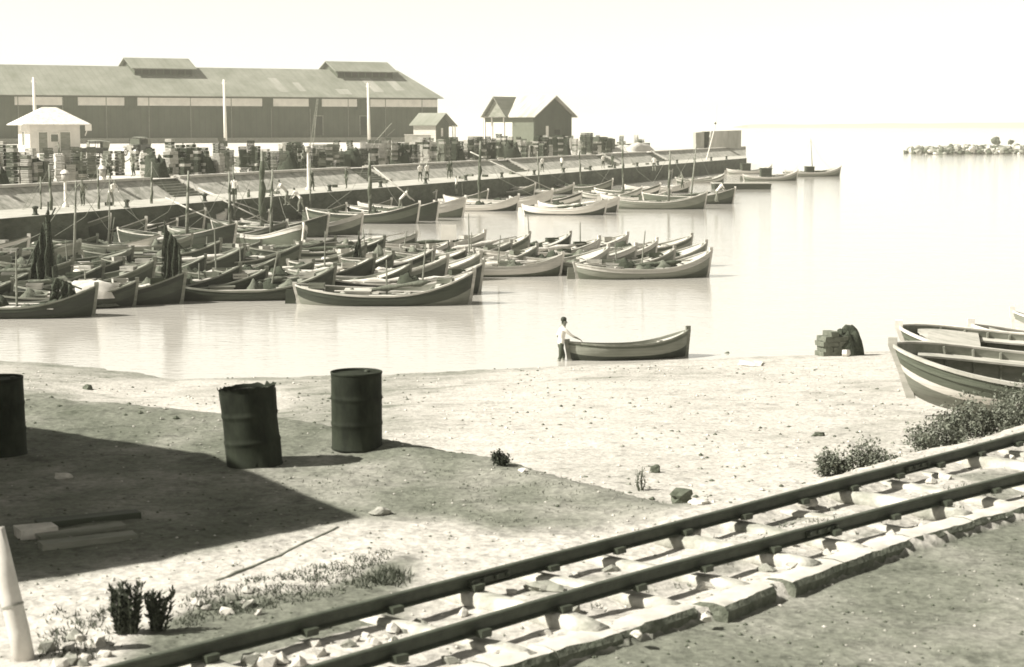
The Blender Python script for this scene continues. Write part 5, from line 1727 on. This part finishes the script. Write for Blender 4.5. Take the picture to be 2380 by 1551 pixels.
for k in range(16):                             # crates and nets set down on the ledge
    s_ = rp.uniform(103, 260)
    o = link('fish_box', CR[rp.choice((0, 1, 2))], None, Q(s_, rp.uniform(2, 5.5), ZL + 0.002), rp.uniform(0, 3))
    tag(o, 'fish box set down on the lower ledge, ' + spot(Q(s_, 3, ZL)), 'box', 'fish boxes on the ledge')

# ------------------------------------------------------------------ far breakwater and coast
bw_ = MB()
rk = random.Random(3)
for i in range(900):
    px = rk.uniform(2126, 2520)
    base_y = 353 + rk.uniform(-4, 4)
    p = G(px, base_y, 0.3)
    k = min(1.0, (px - 2120) / 120)
    bw_.rock((p.x, p.y + rk.uniform(0, 12), 0.1 + rk.uniform(0, 1.3) * (0.3 + k * 0.7)), rk.uniform(0.35, 0.95), 0.8, i, rk.choice((0, 0, 1, 1, 2)))
br = tag(bw_.build('breakwater', [M['stone_grey'], M['stone_dark'], M['stone']]), 'low rubble breakwater reaching in from the right', 'breakwater', None, 'stuff')
for px, yb, r_, lb in ((2336, 322, 1.7, 'large lone boulder standing on the rubble breakwater'), (2372, 324, 1.2, 'smaller boulder near the right edge on the breakwater')):
    q = G(px, 345, 0.3)
    b = MB(); b.rock((0, 0, 0), (r_ * 0.7, r_ * 0.7, r_ * 0.6), 0.8, px, sub=3); o = b.build('boulder', M['stone_dark'], None, False, (q.x, q.y + 10, 1.3 + r_ * 0.55)); tag(o, lb, 'boulder')
ct = MB()
vs, fs = [], []
for i in range(80):
    x = 560 + i * 30
    hh_ = 7.0 + 7 * min(1, i / 30) + 2 * noise.noise(Vector((i * 0.3, 0, 0)))
    vs += [(x, 4300 + i * 6, -1), (x, 4330 + i * 6, hh_)]
    vs += [(x, 4700 + i * 6, -1)]
for i in range(79):
    a = i * 3
    fs += [(a, a + 3, a + 4, a + 1), (a + 1, a + 4, a + 5, a + 2)]
ct.add(vs, fs)
structure(ct.build('far_coast', M['stone_dark']))

# ------------------------------------------------------------------ railway track
tr = thing('railway_track', 'narrow railway track with dark rails and pale half buried sleepers', 'railway')
ZR = 3.53
def rail(fn, x0, x1):
    prof = [(-0.012, 0.0), (-0.055, 0.0), (-0.055, 0.012), (-0.011, 0.028), (-0.010, 0.100), (-0.030, 0.112), (-0.030, 0.136), (-0.022, 0.142),
            (0.022, 0.142), (0.030, 0.136), (0.030, 0.112), (0.010, 0.100), (0.011, 0.028), (0.055, 0.012), (0.055, 0.0)]
    prof = [(a * 0.85, 0.142 - (0.142 - z) * 0.80) for a, z in prof]
    b = MB(); vs, fs = [], []
    n = 60
    for i in range(n + 1):
        x = x0 + (x1 - x0) * i / n
        y_ = fn(x)
        d = Vector((0.002, fn(x + 0.002) - y_, 0)).normalized()
        nrm = Vector((d.y, -d.x, 0))
        wig = 0.012 * noise.noise(Vector((x * 0.5, fn(0), 0)))
        for a, z in prof:
            vs.append(Vector((x, y_, ZR - 0.142 + z + wig)) + nrm * a)
    m_ = len(prof)
    ms = []
    for i in range(n):
        for j in range(m_):
            j2 = (j + 1) % m_
            fs.append((i * m_ + j, (i + 1) * m_ + j, (i + 1) * m_ + j2, i * m_ + j2))
            ms.append(1 if 6 <= j <= 8 else 0)
    b.add(vs, fs); b.m = ms
    b.add([vs[j] for j in range(m_)], [tuple(range(m_))])
    return b.build('rail', [M['rail'], M['rail_head']], tr)
rail(RU, -6.5, 13.0)
rail(RL, -6.0, 13.0)
rs = random.Random(21)
x = -5.6
k = 0
while x < 12.5:
    yu = RU(x)
    dr = Vector((1, 1.06, 0)).normalized()
    nr = Vector((dr.y, -dr.x, 0))
    c = Vector((x, yu, 0)) + nr * 0.48
    big = (k % 3 == 0)
    L_ = 1.75 + rs.uniform(-.1, .15)
    b = MB()
    n = 12
    vs, fs = [], []
    wd, hg = (0.24, 0.16) if big else (0.19, 0.12)
    sd = k * 3.7
    for i in range(n + 1):
        t = i / n - 0.5
        for j in range(10):
            a = 2 * math.pi * j / 10
            e_ = (1 - (abs(t) * 2) ** 8 * 0.35)
            q = 1 + 0.22 * noise.noise(Vector((t * 4 + sd, math.cos(a) * 1.3, math.sin(a) * 1.3)))
            sx = math.copysign(abs(math.cos(a)) ** 0.6, math.cos(a)); sz = math.copysign(abs(math.sin(a)) ** 0.6, math.sin(a))
            vs.append((t * L_, sx * wd / 2 * e_ * q, sz * hg / 2 * e_ * q))
    for i in range(n):
        for j in range(10):
            j2 = (j + 1) % 10
            fs.append((i * 10 + j, i * 10 + j2, (i + 1) * 10 + j2, (i + 1) * 10 + j))
    fs += [tuple(range(9, -1, -1)), tuple(n * 10 + j for j in range(10))]
    b.add(vs, fs)
    zz = ZR - 0.116 - hg / 2 * 1.05 - (0.0 if k % 3 == 0 else rs.uniform(0.035, 0.075))
    o = b.build('sleeper', M['sleeper'], tr, True, (c.x, c.y, zz), math.atan2(nr.y, nr.x) + rs.uniform(-.09, .09))
    for fn in (RU, RL):
        p = Vector((x, fn(x), 0)) if fn is RU else None
        if p is None:
            # where the sleeper axis meets the lower rail
            t0, t1 = 0.3, 1.6
            for _ in range(30):
                tm = (t0 + t1) / 2
                pp = Vector((x, yu, 0)) + nr * tm
                if pp.y > RL(pp.x): t0 = tm
                else: t1 = tm
            p = Vector((x, yu, 0)) + nr * t0
        for sg in (-1, 1):
            bb = MB(); bb.box((0, 0, 0), (0.11, 0.06, 0.05), jit=0.004)
            q = p + nr * 0.075 * sg
            bb.build('rail_clip', M['rail'], tr, False, (q.x, q.y, ZR - 0.097), math.atan2(dr.y, dr.x))
    x += 0.60 + rs.uniform(-.05, .05)
    k += 1
# fishplates
for x, fn in ((-0.2, RU), (2.7, RL), (4.2, RU)):
    d = Vector((1, (fn(x + .01) - fn(x)) * 100, 0)).normalized(); nr_ = Vector((d.y, -d.x, 0))
    b = MB(); b.box((0, 0, 0), (0.45, 0.02, 0.05))
    for q in (-0.2, -0.07, 0.07, 0.2): b.lathe([(0.018, 0), (0.018, 0.03), (0, 0.03)], 6, c=(q, -0.02, -0.01))
    b.build('fishplate', M['rail'], tr, False, Vector((x, fn(x), ZR - 0.068)) + nr_ * 0.022, math.atan2(d.y, d.x))

# ------------------------------------------------------------------ broken stone kerb along the road
kb = structure(thing('kerb', None, None))
def kline(px0, px1, y0, y1): return G(px0, y0, ZT), G(px1, y1, ZT)
segs = [((1000, 1600), (1150, 1552)), ((1152, 1551), (1290, 1512)), ((1292, 1511), (1440, 1468)), ((1442, 1467), (1616, 1408)), ((1684, 1408), (1796, 1360)), ((1842, 1352), (1960, 1306)), ((1962, 1305), (2120, 1250)), ((2122, 1249), (2260, 1209)), ((2262, 1208), (2420, 1166)), ((2422, 1165), (2600, 1115))]
for i, (a, c) in enumerate(segs):
    A, B_ = G(a[0], a[1], ZT), G(c[0], c[1], ZT)
    d = (B_ - A); Ls = d.length; d.normalize()
    nin = Vector((-d.y, d.x, 0))                      # away from the road
    b = MB(); vs, fs = [], []
    n = max(6, int(Ls / 0.06))
    for k in range(n + 1):
        t = k / n
        e = 0.018 * noise.noise(Vector((t * Ls * 3 + i * 9, 1, 0))) + 0.02 * noise.noise(Vector((t * Ls * 11 + i * 5, 4, 0)))
        p = A + d * (t * Ls)
        h2 = 0.012 * noise.noise(Vector((t * Ls * 4, i, 3)))
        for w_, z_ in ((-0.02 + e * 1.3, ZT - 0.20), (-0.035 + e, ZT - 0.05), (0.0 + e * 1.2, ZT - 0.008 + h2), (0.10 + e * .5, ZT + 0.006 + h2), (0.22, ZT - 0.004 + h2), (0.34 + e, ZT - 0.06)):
            vs.append(p + nin * w_ + Vector((0, 0, z_)) * 1 - Vector((0, 0, p.z)))
    m_ = 6
    for k in range(n):
        for j in range(m_ - 1):
            q = k * m_ + j
            fs.append((q, q + m_, q + m_ + 1, q + 1))
    fs += [tuple(range(m_)), tuple(n * m_ + j for j in range(m_ - 1, -1, -1))]
    b.add(vs, fs)
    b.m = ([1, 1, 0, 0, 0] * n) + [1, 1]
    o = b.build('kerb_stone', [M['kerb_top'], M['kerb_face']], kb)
    shade_auto(o.data, 40)

# ------------------------------------------------------------------ oil drums
def drum(loc, rz, tilt, label, ragged=False, r=0.29, h=0.885, seed=0):
    t = thing('oil_drum', label, 'drum', loc, rz, 'black oil drums on the bank')
    t.rotation_euler = (tilt[0], tilt[1], rz)
    b = MB()
    prof = [(r * 0.985, 0.0), (r * 1.012, 0.008), (r * 1.012, 0.022), (r * 0.99, 0.032)]
    for zz in (h / 3, 2 * h / 3):
        prof += [(r * 0.99, zz - 0.06), (r * 0.991, zz - 0.03), (r * 1.010, zz - 0.014), (r * 1.016, zz), (r * 1.010, zz + 0.014), (r * 0.991, zz + 0.03), (r * 0.99, zz + 0.06)]
    prof += [(r * 0.99, h - 0.035)]
    n = 48
    wob = 0.05 if ragged else 0.008
    b.lathe(prof, n, wob=wob, c=(0, 0, 0))
    if ragged:
        vs, fs = [], []
        for i, (rr, zz) in enumerate(((0.99, h - 0.035), (1.0, h - 0.01), (1.03, h + 0.01))):
            for k in range(n):
                a = 2 * math.pi * k / n
                q = noise.noise(Vector((math.cos(a) * 3, math.sin(a) * 3, 4.4)))
                f2 = noise.noise(Vector((math.cos(a) * 9, math.sin(a) * 9, 1.4)))
                vs.append((r * (rr + 0.05 * q * i / 2) * math.cos(a), r * (rr + 0.05 * q * i / 2) * math.sin(a), zz + (0.022 * q + 0.03 * f2 * abs(f2) * 2) * i / 2))
        for i in range(2):
            for k in range(n):
                k2 = (k + 1) % n
                fs.append((i * n + k, i * n + k2, (i + 1) * n + k2, (i + 1) * n + k))
        b.add(vs, fs)
    b.build('shell', M['drum'], t, True)
    if not ragged:
        b = MB(); b.lathe([(r * 0.99, h - 0.035), (r * 1.012, h - 0.022), (r * 1.015, h), (r * 0.985, h + 0.003), (r * 0.965, h - 0.012), (r * 0.955, h - 0.03)], n); b.build('rim', M['drum'], t, True)
        b = MB(); b.lathe([(r * 0.96, h - 0.028), (r * 0.5, h - 0.024), (0.0, h - 0.022)], n); li = b.build('lid', M['drum'], t, True)
        b = MB(); b.lathe([(0.035, 0), (0.035, 0.02), (0.028, 0.026), (0, 0.026)], 12, c=(0.17, 0.05, h - 0.026)); b.build('bung', M['dark_iron'], li, True)
    else:
        b = MB(); b.lathe([(r * 0.965, 0.02), (r * 0.965, h * 0.5), (r * 0.965, h - 0.04)], n); b.lathe([(r * 0.96, 0.3), (0, 0.33)], n); b.build('inside', M['drum'], t, True)
    return t
def on_ground(px, py, z=ZT):
    p = G(px, py, z)
    for _ in range(4):
        p = G(px, py, gz(p.x, p.y))
    return p
p = on_ground(830, 1040); p.z -= 0.012
drum(p, 0.6, (0, 0), 'upright black oil drum with closed lid at the bank edge')
p = on_ground(592, 1078); p.z -= 0.03
drum(p, 0.0, (R(-1), R(-5)), 'battered black drum leaning, with torn open rim', True, 0.305, 0.87)
p = on_ground(2, 1056); p.z -= 0.015
drum(p, 0.0, (0, R(-1.5)), 'black oil drum cut by the left edge of the picture')

# ------------------------------------------------------------------ shed out of frame to the left that throws the long shadow
cA = Vector((-1.37, 16.65, ZT)); ka = 4.2
sxy = Vector((-TO_SUN.x, -TO_SUN.y, 0)) / TO_SUN.z
cA = cA - sxy * ka
ea = Vector((2.70, 2.62, 0)).normalized()
sd_ = thing('plank_shed', 'plank shed beyond the left edge that throws the broad shadow', 'shed', (cA.x, cA.y, 3.3), math.atan2(ea.y, ea.x) + math.pi)
b = MB(); b.box((3.5, -4.0, (ka - 0.3) / 2), (6.6, 7.6, ka - 0.3)); b.build('wall', M['grey_wood'], sd_)
b = MB()
for y0_, y1_ in ((0.0, -4.4), (-8.8, -4.4)):
    b.hexa([(0, y0_, ka - 0.25), (7.2, y0_, ka - 0.25), (7.2, y1_, ka + 0.75), (0, y1_, ka + 0.75), (0, y0_, ka), (7.2, y0_, ka), (7.2, y1_, ka + 1.0), (0, y1_, ka + 1.0)])
b.add([(0.3, -0.2, ka - 0.35), (0.3, -8.4, ka - 0.35), (0.3, -4.4, ka + 0.7)], [(0, 1, 2)])
b.build('roof', M['shed_roof'], sd_)
b = MB(); b.box((2.5, 0.0, 1.0), (0.9, 0.45, 2.0)); b.build('door', M['dark_wood'], sd_)

# ------------------------------------------------------------------ planks, post, pole and small things on the terrace
def board(px, py, L_, w_, h_, rz, lift, mt, name, label, cat, group=None):
    p = on_ground(px, py); 
    b = MB(); b.box((0, 0, h_ / 2), (L_, w_, h_), jit=0.008)
    o = b.build(name, M[mt], None, False, (p.x, p.y, p.z + lift), rz)
    return tag(o, label, cat, group)
board(205, 1262, 0.85, 0.17, 0.055, R(30), -0.01, 'grey_wood', 'timber', 'weathered board lying foremost in the shade', 'timber', 'timbers lying in the shade')
board(190, 1240, 0.80, 0.16, 0.05, R(33), -0.01, 'grey_wood', 'timber', 'weathered board lying second in the shade', 'timber', 'timbers lying in the shade')
board(205, 1212, 0.95, 0.16, 0.06, R(27), -0.01, 'dark_wood', 'timber', 'dark timber lying rearmost in the shade', 'timber', 'timbers lying in the shade')
board(85, 1246, 0.34, 0.22, 0.10, R(30), -0.01, 'stone', 'stone_block', 'pale block beside the timbers in the shade', 'block')
wp = thing('white_post', 'blurred whitewashed post leaning at the lower left corner', 'post', on_ground(45, 1530))
b = MB(); b.tube([(0.05, 0, -0.12), (0.0, 0, 0.2), (-0.07, 0.03, 0.5), (-0.16, 0.06, 0.9)], [0.074, 0.074, 0.071, 0.068], 14); b.build('shaft', M['white_worn'], wp, True)
b = MB(); b.tube([(-0.035, 0.014, 0.36), (-0.040, 0.017, 0.375)], [0.076, 0.076], 14, cap=False); b.build('ring', M['stone_grey'], wp, True)
# long half buried pole
A, B_ = on_ground(500, 1350), on_ground(785, 1226)
b = MB(); pts = []
for i in range(15):
    t = i / 14
    q = A.lerp(B_, t); pts.append((q.x - A.x, q.y - A.y, gz(q.x, q.y) - A.z - 0.004 + 0.014 * noise.noise(Vector((i * 1.7, 0, 0)))))
b.tube(pts, [0.019 + 0.007 * noise.noise(Vector((i * 2.1, 3, 0))) for i in range(15)], 7)
tag(b.build('fallen_pole', M['grey_wood'], None, True, A), 'thin grey pole half buried in the pale ground', 'pole')

# masonry stub and dark heap at the water's edge
M['stub_stone'] = surf('stained_stub_stone', 0.13, 0.45, 5.0, 0.95, 0.5, 20, dist=0.01)
ms_ = thing('masonry_stub', 'broken stub of stone courses at the shoreline', 'masonry', on_ground(1945, 826, 0.2), R(16))
rr_ = random.Random(8)
for cz in range(5):
    for cx in range(3):
        for cyy in range(2):
            if cz == 4 and cx != 1: continue
            b = MB(); b.box((0, 0, 0), (0.24, 0.3, 0.145), jit=0.012)
            b.build('stone', M['stub_stone'], ms_, False, (-0.46 + cx * 0.25 + (cz % 2) * 0.06, -0.16 + cyy * 0.31, 0.07 + cz * 0.15), rr_.uniform(-.06, .06))
q = on_ground(1965, 826, 0.2)
tag(link('net_pile', mound('net_pile', M['net'], (0.5, 0.42), 0.92, 21.0, n=22, rings=9, rag=0.3), None, (q.x + 0.05, q.y + 0.05, q.z - 0.02)), 'dark pile of net and weed against the masonry stub', 'net')
q = on_ground(1966, 829, 0.2)
b = MB(); b.rock((0, 0, 0.08), (0.14, 0.12, 0.15), 1, 5); tag(b.build('white_stone', M['white_worn'], None, False, q), 'small white block in front of the masonry stub', 'stone')

# ------------------------------------------------------------------ rocks and rubble
def stone(px, py, r, mt, label, name='stone', sz=0.65, group=None, seed=None, z=ZT):
    p = on_ground(px, py, z)
    b = MB(); b.rock((0, 0, 0), (r[0], r[1], r[2]), 1, seed if seed is not None else px * 0.37, sub=3, amp=0.3)
    o = b.build(name, M[mt], None, False, (p.x, p.y, p.z + r[2] * 0.35), px * 0.7)
    return tag(o, label, 'stone', group)
stone(1585, 1163, (0.17, 0.12, 0.10), 'stone_dark', 'dark mossy rock beside the far rail at the bank corner', 'rock')
stone(1625, 1172, (0.09, 0.06, 0.04), 'stone', 'white stone right of the dark mossy rock', 'rock')
stone(1215, 1096, (0.055, 0.04, 0.03), 'white_worn', 'white scrap of stone beside the black bush on the bank edge', 'rock')
stone(1524, 1098, (0.10, 0.08, 0.07), 'stone_dark', 'dark clod on the sand right of the twiggy weed', 'rock', z=2.2)
stone(1903, 1013, (0.12, 0.06, 0.05), 'stone_dark', 'small dark clod on the open sand left of the bushes', 'rock', z=2.0)
stone(1690, 829, (0.16, 0.1, 0.10), 'stone_dark', 'dark stone at the waterline right of the rowing boat', 'rock', z=0.1)
stone(1872, 1172, (0.10, 0.12, 0.09), 'stone', 'pale squarish stone between the rails near the pale sleeper', 'rock')
stone(1605, 1250, (0.12, 0.09, 0.09), 'stone', 'rough white stone under the far rail', 'rock')
stone(1265, 1372, (0.15, 0.09, 0.05), 'stone_grey', 'flat oval grey stone between the rails', 'rock')
stone(1640, 1438, (0.055, 0.04, 0.03), 'stone', 'small white stone on the road below the kerb gap', 'rock')
stone(1480, 1478, (0.05, 0.03, 0.03), 'stone', 'white pebble on the road near the bottom edge', 'rock')
stone(885, 1195, (0.10, 0.07, 0.05), 'stone_grey', 'grey clod at the tip of the broad shadow', 'rock')
stone(205, 905, (0.16, 0.10, 0.09), 'stone_dark', 'dark stone on the beach left of the leaning drum', 'rock', z=1.0)
stone(1745, 850, (0.42, 0.22, 0.10), 'stone', 'pale flat rock on the beach right of the rowing boat', 'rock', z=0.2)
stone(148, 1113, (0.09, 0.05, 0.045), 'stone', 'pale stone lying in the shade near the left drum', 'rock')
rr_ = random.Random(31)
ROCKS = []
for k in range(7):
    b = MB(); b.rock((0, 0, 0), 1.0, 0.75, k * 3.3 + 1, sub=2, amp=0.4); ROCKS.append(b.mesh('rubble_stone', M['stone'] if k < 5 else M['stone_grey']))
zones = [((300, 760), (1468, 1551), 46, (0.035, 0.09), 'left'), ((770, 960), (1425, 1505), 22, (0.02, 0.055), 'left'), ((80, 280), (1460, 1551), 14, (0.03, 0.08), 'post'), ((420, 620), (1370, 1440), 12, (0.02, 0.06), 'bush')]
LBL = {'left': 'rough white rubble stone in the loose ballast at lower left', 'post': 'pale rubble stone lying near the leaning white post', 'bush': 'pale rubble stone beside the dark leafy plant', 'mid': 'small rubble stone lying between or beside the rails'}
for (x0, x1), (y0, y1), n, (r0, r1), zn in zones:
    for _ in range(n):
        px, py = rr_.uniform(x0, x1), rr_.uniform(y0, y1)
        p = on_ground(px, py)
        if abs(p.y - RU(p.x)) < 0.12 or abs(p.y - RL(p.x)) < 0.12: continue
        if zn == 'left' and not (RL(p.x) < p.y < RU(p.x)): continue
        r = rr_.uniform(r0, r1)
        o = link('rubble_stone', rr_.choice(ROCKS), None, (p.x, p.y, p.z + r * 0.25), rr_.uniform(0, 6))
        o.scale = (r, r * rr_.uniform(.6, 1), r)
        tag(o, LBL[zn], 'stone', 'rubble stones ' + zn)
for _ in range(95):
    xx = rr_.uniform(-3.2, 6.0)
    fn = rr_.choice((RU, RL, RL))
    yy = fn(xx) + rr_.choice((-1, -1, -1, 1)) * rr_.uniform(0.09, 0.42)
    r = rr_.uniform(0.015, 0.06)
    o = link('rubble_stone', rr_.choice(ROCKS), None, (xx, yy, gz(xx, yy) + r * 0.25), rr_.uniform(0, 6))
    o.scale = (r * 1.3, r * rr_.uniform(.6, 1), r)
    tag(o, LBL['mid'], 'stone', 'rubble stones along the rails')
# gravel and pebbles nobody could count
pb = MB()
for k in range(5200):
    if k < 2600:
        Y = rr_.uniform(10.5, 22); X = rr_.uniform(-0.33, 0.33) * Y
        r = rr_.uniform(0.006, 0.022)
    else:
        Y = rr_.uniform(22, 52); X = rr_.uniform(-0.32, 0.32) * Y
        r = rr_.uniform(0.012, 0.05)
        if noise.noise(Vector((X * 0.5, Y * 0.3, 0))) < -0.1: continue
    pb.rock((X, Y, gz(X, Y) + r * 0.2), r, 0.6, k, rr_.choice((0, 0, 1, 1, 2)) if soil(X, Y) < 0.4 else rr_.choice((1, 1, 2, 2, 2) if rr_.random() < 0.95 else (0,)), sub=1)
tag(pb.build('pebbles', [M['stone'], M['stone_grey'], M['stone_dark']]), 'scattered pebbles and clods over sand and terrace', 'pebbles', None, 'stuff')

# ------------------------------------------------------------------ plants
def leaf(b, p, d, L_, w_, up):
    s_ = d.cross(up)
    s_ = s_.normalized() if s_.length > 1e-4 else Vector((1, 0, 0))
    m_ = p + d * L_ * 0.5 + up * L_ * 0.06
    b.add([p, m_ + s_ * w_ * 0.5, p + d * L_, m_ - s_ * w_ * 0.5], [(0, 1, 2, 3)])


def bush(center, rad, n, label, lsz=0.05, mat='leaf', seed=1, name='bush', stems=14, rough=0.35):
    rn = random.Random(seed)
    t = thing(name, label, 'bush', center)
    b, tw = MB(), MB()
    clumps = []
    for k in range(stems):
        a = rn.uniform(0, 2 * math.pi); q = math.sqrt(rn.random())
        cx, cy_ = math.cos(a) * q * rad[0] * .9, math.sin(a) * q * rad[1] * .9
        h = rad[2] * (0.45 + 0.65 * rn.random()) * (1 - 0.45 * q * q)
        gx = gz(center[0] + cx, center[1] + cy_) - center[2]
        root = Vector((cx * 0.75, cy_ * 0.75, gx - 0.03)); tip = Vector((cx, cy_, gx + h))
        mid = root.lerp(tip, 0.5) + Vector((rn.uniform(-.05, .05), rn.uniform(-.05, .05), 0))
        tw.tube([root, mid, tip], [0.012, 0.008, 0.003], 5)
        clumps.append((tip, mid, root, h))
    for i in range(n):
        tip, mid, root, h = rn.choice(clumps)
        c = mid.lerp(tip, rn.uniform(-0.4, 1.0))
        d = Vector((rn.gauss(0, 1), rn.gauss(0, 1), rn.gauss(0.25, .8))).normalized()
        c = c + Vector((rn.gauss(0, rough), rn.gauss(0, rough), rn.gauss(0, rough * 0.8))) * h * 0.6
        g0 = gz(center[0] + c.x, center[1] + c.y) - center[2]
        if c.z < g0 + 0.01: c.z = g0 + rn.uniform(0.01, 0.08)
        up = Vector((rn.gauss(0, .5), rn.gauss(0, .5), 1)).normalized()
        leaf(b, c, d, lsz * rn.uniform(.6, 1.4), lsz * rn.uniform(.45, .8), up)
    b.build('foliage', M[mat], t)['kind'] = 'stuff'
    tw.build('stems', M['bark'], t)['kind'] = 'stuff'
    return t
def bc(px, py, z): 
    p = on_ground(px, py, z); return (p.x, p.y, p.z)
bush(bc(2010, 1094, 3.0), (0.62, 0.42, 0.44), 3600, 'rounded grey green bush behind the pale sleeper end', 0.05, seed=2, stems=26)
bush(bc(1940, 1104, 3.0), (0.26, 0.24, 0.36), 1400, 'small bush at the left end of the trackside scrub', 0.05, seed=12, stems=12)
bush(bc(2170, 1048, 2.9), (0.6, 0.5, 0.52), 3600, 'grey green bush between the bow shadow and the far rail', 0.055, seed=3, stems=26)
bush(bc(2275, 1012, 2.8), (0.8, 0.7, 0.66), 4800, 'taller bush in front of the striped beached boat', 0.06, seed=4, stems=30)
bush(bc(2385, 990, 2.8), (0.8, 0.7, 0.76), 4800, 'dense bush at the right edge before the striped boat', 0.06, seed=5, stems=30)
bush(bc(1168, 1078, 3.3), (0.20, 0.13, 0.14), 900, 'low black bush on the bank edge right of the drums', 0.035, 'leaf_dark', seed=6, stems=10)
bush(bc(1490, 1138, 3.2), (0.08, 0.08, 0.34), 170, 'tall twiggy weed on the bank edge', 0.028, 'leaf', seed=7, name='weed', stems=7, rough=0.18)
# dark leafy plant at lower left: upright leafy shoots
def shoots(px, py, n, h, label, seed, spread):
    rn = random.Random(seed)
    c = on_ground(px, py)
    t = thing('leafy_plant', label, 'plant', c)
    b, tw = MB(), MB()
    for k in range(n):
        a = rn.uniform(0, 6.28); r_ = spread * math.sqrt(rn.random())
        root = Vector((r_ * math.cos(a), r_ * 0.6 * math.sin(a), -0.02)); hh = h * rn.uniform(.6, 1.1)
        tip = root + Vector((root.x * 0.5 + rn.uniform(-.05, .05), rn.uniform(-.05, .05), hh))
        tw.tube([root, root.lerp(tip, .5), tip], [0.008, 0.006, 0.003], 5)
        for i in range(60):
            q = root.lerp(tip, rn.uniform(0.05, 1.0))
            d = Vector((rn.gauss(0, .7), rn.gauss(0, .7), 0.9)).normalized()
            leaf(b, q, d, rn.uniform(.035, .07), rn.uniform(.012, .022), Vector((rn.gauss(0, 1), rn.gauss(0, 1), .3)).normalized())
    b.build('foliage', M['leaf_dark'], t)['kind'] = 'stuff'; tw.build('stems', M['bark'], t)['kind'] = 'stuff'
shoots(298, 1472, 24, 0.36, 'dark leafy plant left of its twin by the track', 4, 0.085)
shoots(366, 1466, 14, 0.29, 'dark leafy plant right of its twin by the track', 9, 0.055)
gr = MB()
rn = random.Random(77)
def tuft(X, Y, n, h):
    z = gz(X, Y)
    for _ in range(n):
        p = Vector((X + rn.gauss(0, .04), Y + rn.gauss(0, .04), z - 0.005))
        d = Vector((rn.gauss(0, .55), rn.gauss(0, .55), 1)).normalized()
        s_ = d.cross(Vector((rn.gauss(0, 1), rn.gauss(0, 1), 0.1))).normalized() * 0.006
        t_ = p + d * h * rn.uniform(.5, 1.2)
        gr.add([p - s_, p + s_, t_], [(0, 1, 2)])
for _ in range(330):
    px = rn.uniform(420, 900); py = 1455 - (px - 420) * 0.225 + rn.uniform(-70, 8)
    p = on_ground(px, py)
    if p.y > RU(p.x) + 0.08: tuft(p.x, p.y, 9, 0.045)
for _ in range(60):
    p = on_ground(rn.uniform(100, 270), rn.uniform(1420, 1530)); tuft(p.x, p.y, 9, 0.06)
for _ in range(40):
    p = on_ground(rn.uniform(875, 950), 1338 + rn.uniform(-10, 22)); tuft(p.x, p.y, 8, 0.08)
for _ in range(170):
    xx = rn.uniform(0.4, 5.5); yy = RL(xx) + rn.uniform(0.1, 1.2)
    if noise.noise(Vector((xx * 1.2, yy * 1.2, 0))) > 0.05: tuft(xx, yy, 8, 0.05)
for _ in range(160):
    p = on_ground(rn.uniform(640, 1560), rn.uniform(1090, 1215)); 
    if p.y < lerp_tab(crest, p.x): tuft(p.x, p.y, 5, 0.03)
tag(gr.build('grass', M['grass']), 'short dark grass tufts along the rails', 'grass', None, 'stuff')

# ------------------------------------------------------------------ sea haze over the harbour
hz_ = MB(); hz_.box((0, 9000, 11), (24000, 18060, 28))
hm = bpy.data.materials.new('sea_haze'); hm.use_nodes = True
hm.node_tree.nodes.clear()
pv = hm.node_tree.nodes.new('ShaderNodeVolumePrincipled')
pv.inputs['Color'].default_value = (0.98, 0.97, 0.86, 1)
pv.inputs['Density'].default_value = 0.00028
pv.inputs['Anisotropy'].default_value = 0.2
ho = hm.node_tree.nodes.new('ShaderNodeOutputMaterial')
hm.node_tree.links.new(pv.outputs[0], ho.inputs['Volume'])
hz = hz_.build('haze', hm)
hz['kind'] = 'stuff'
hz['label'] = 'thin pale sea haze over the whole harbour'
hz['category'] = 'haze'
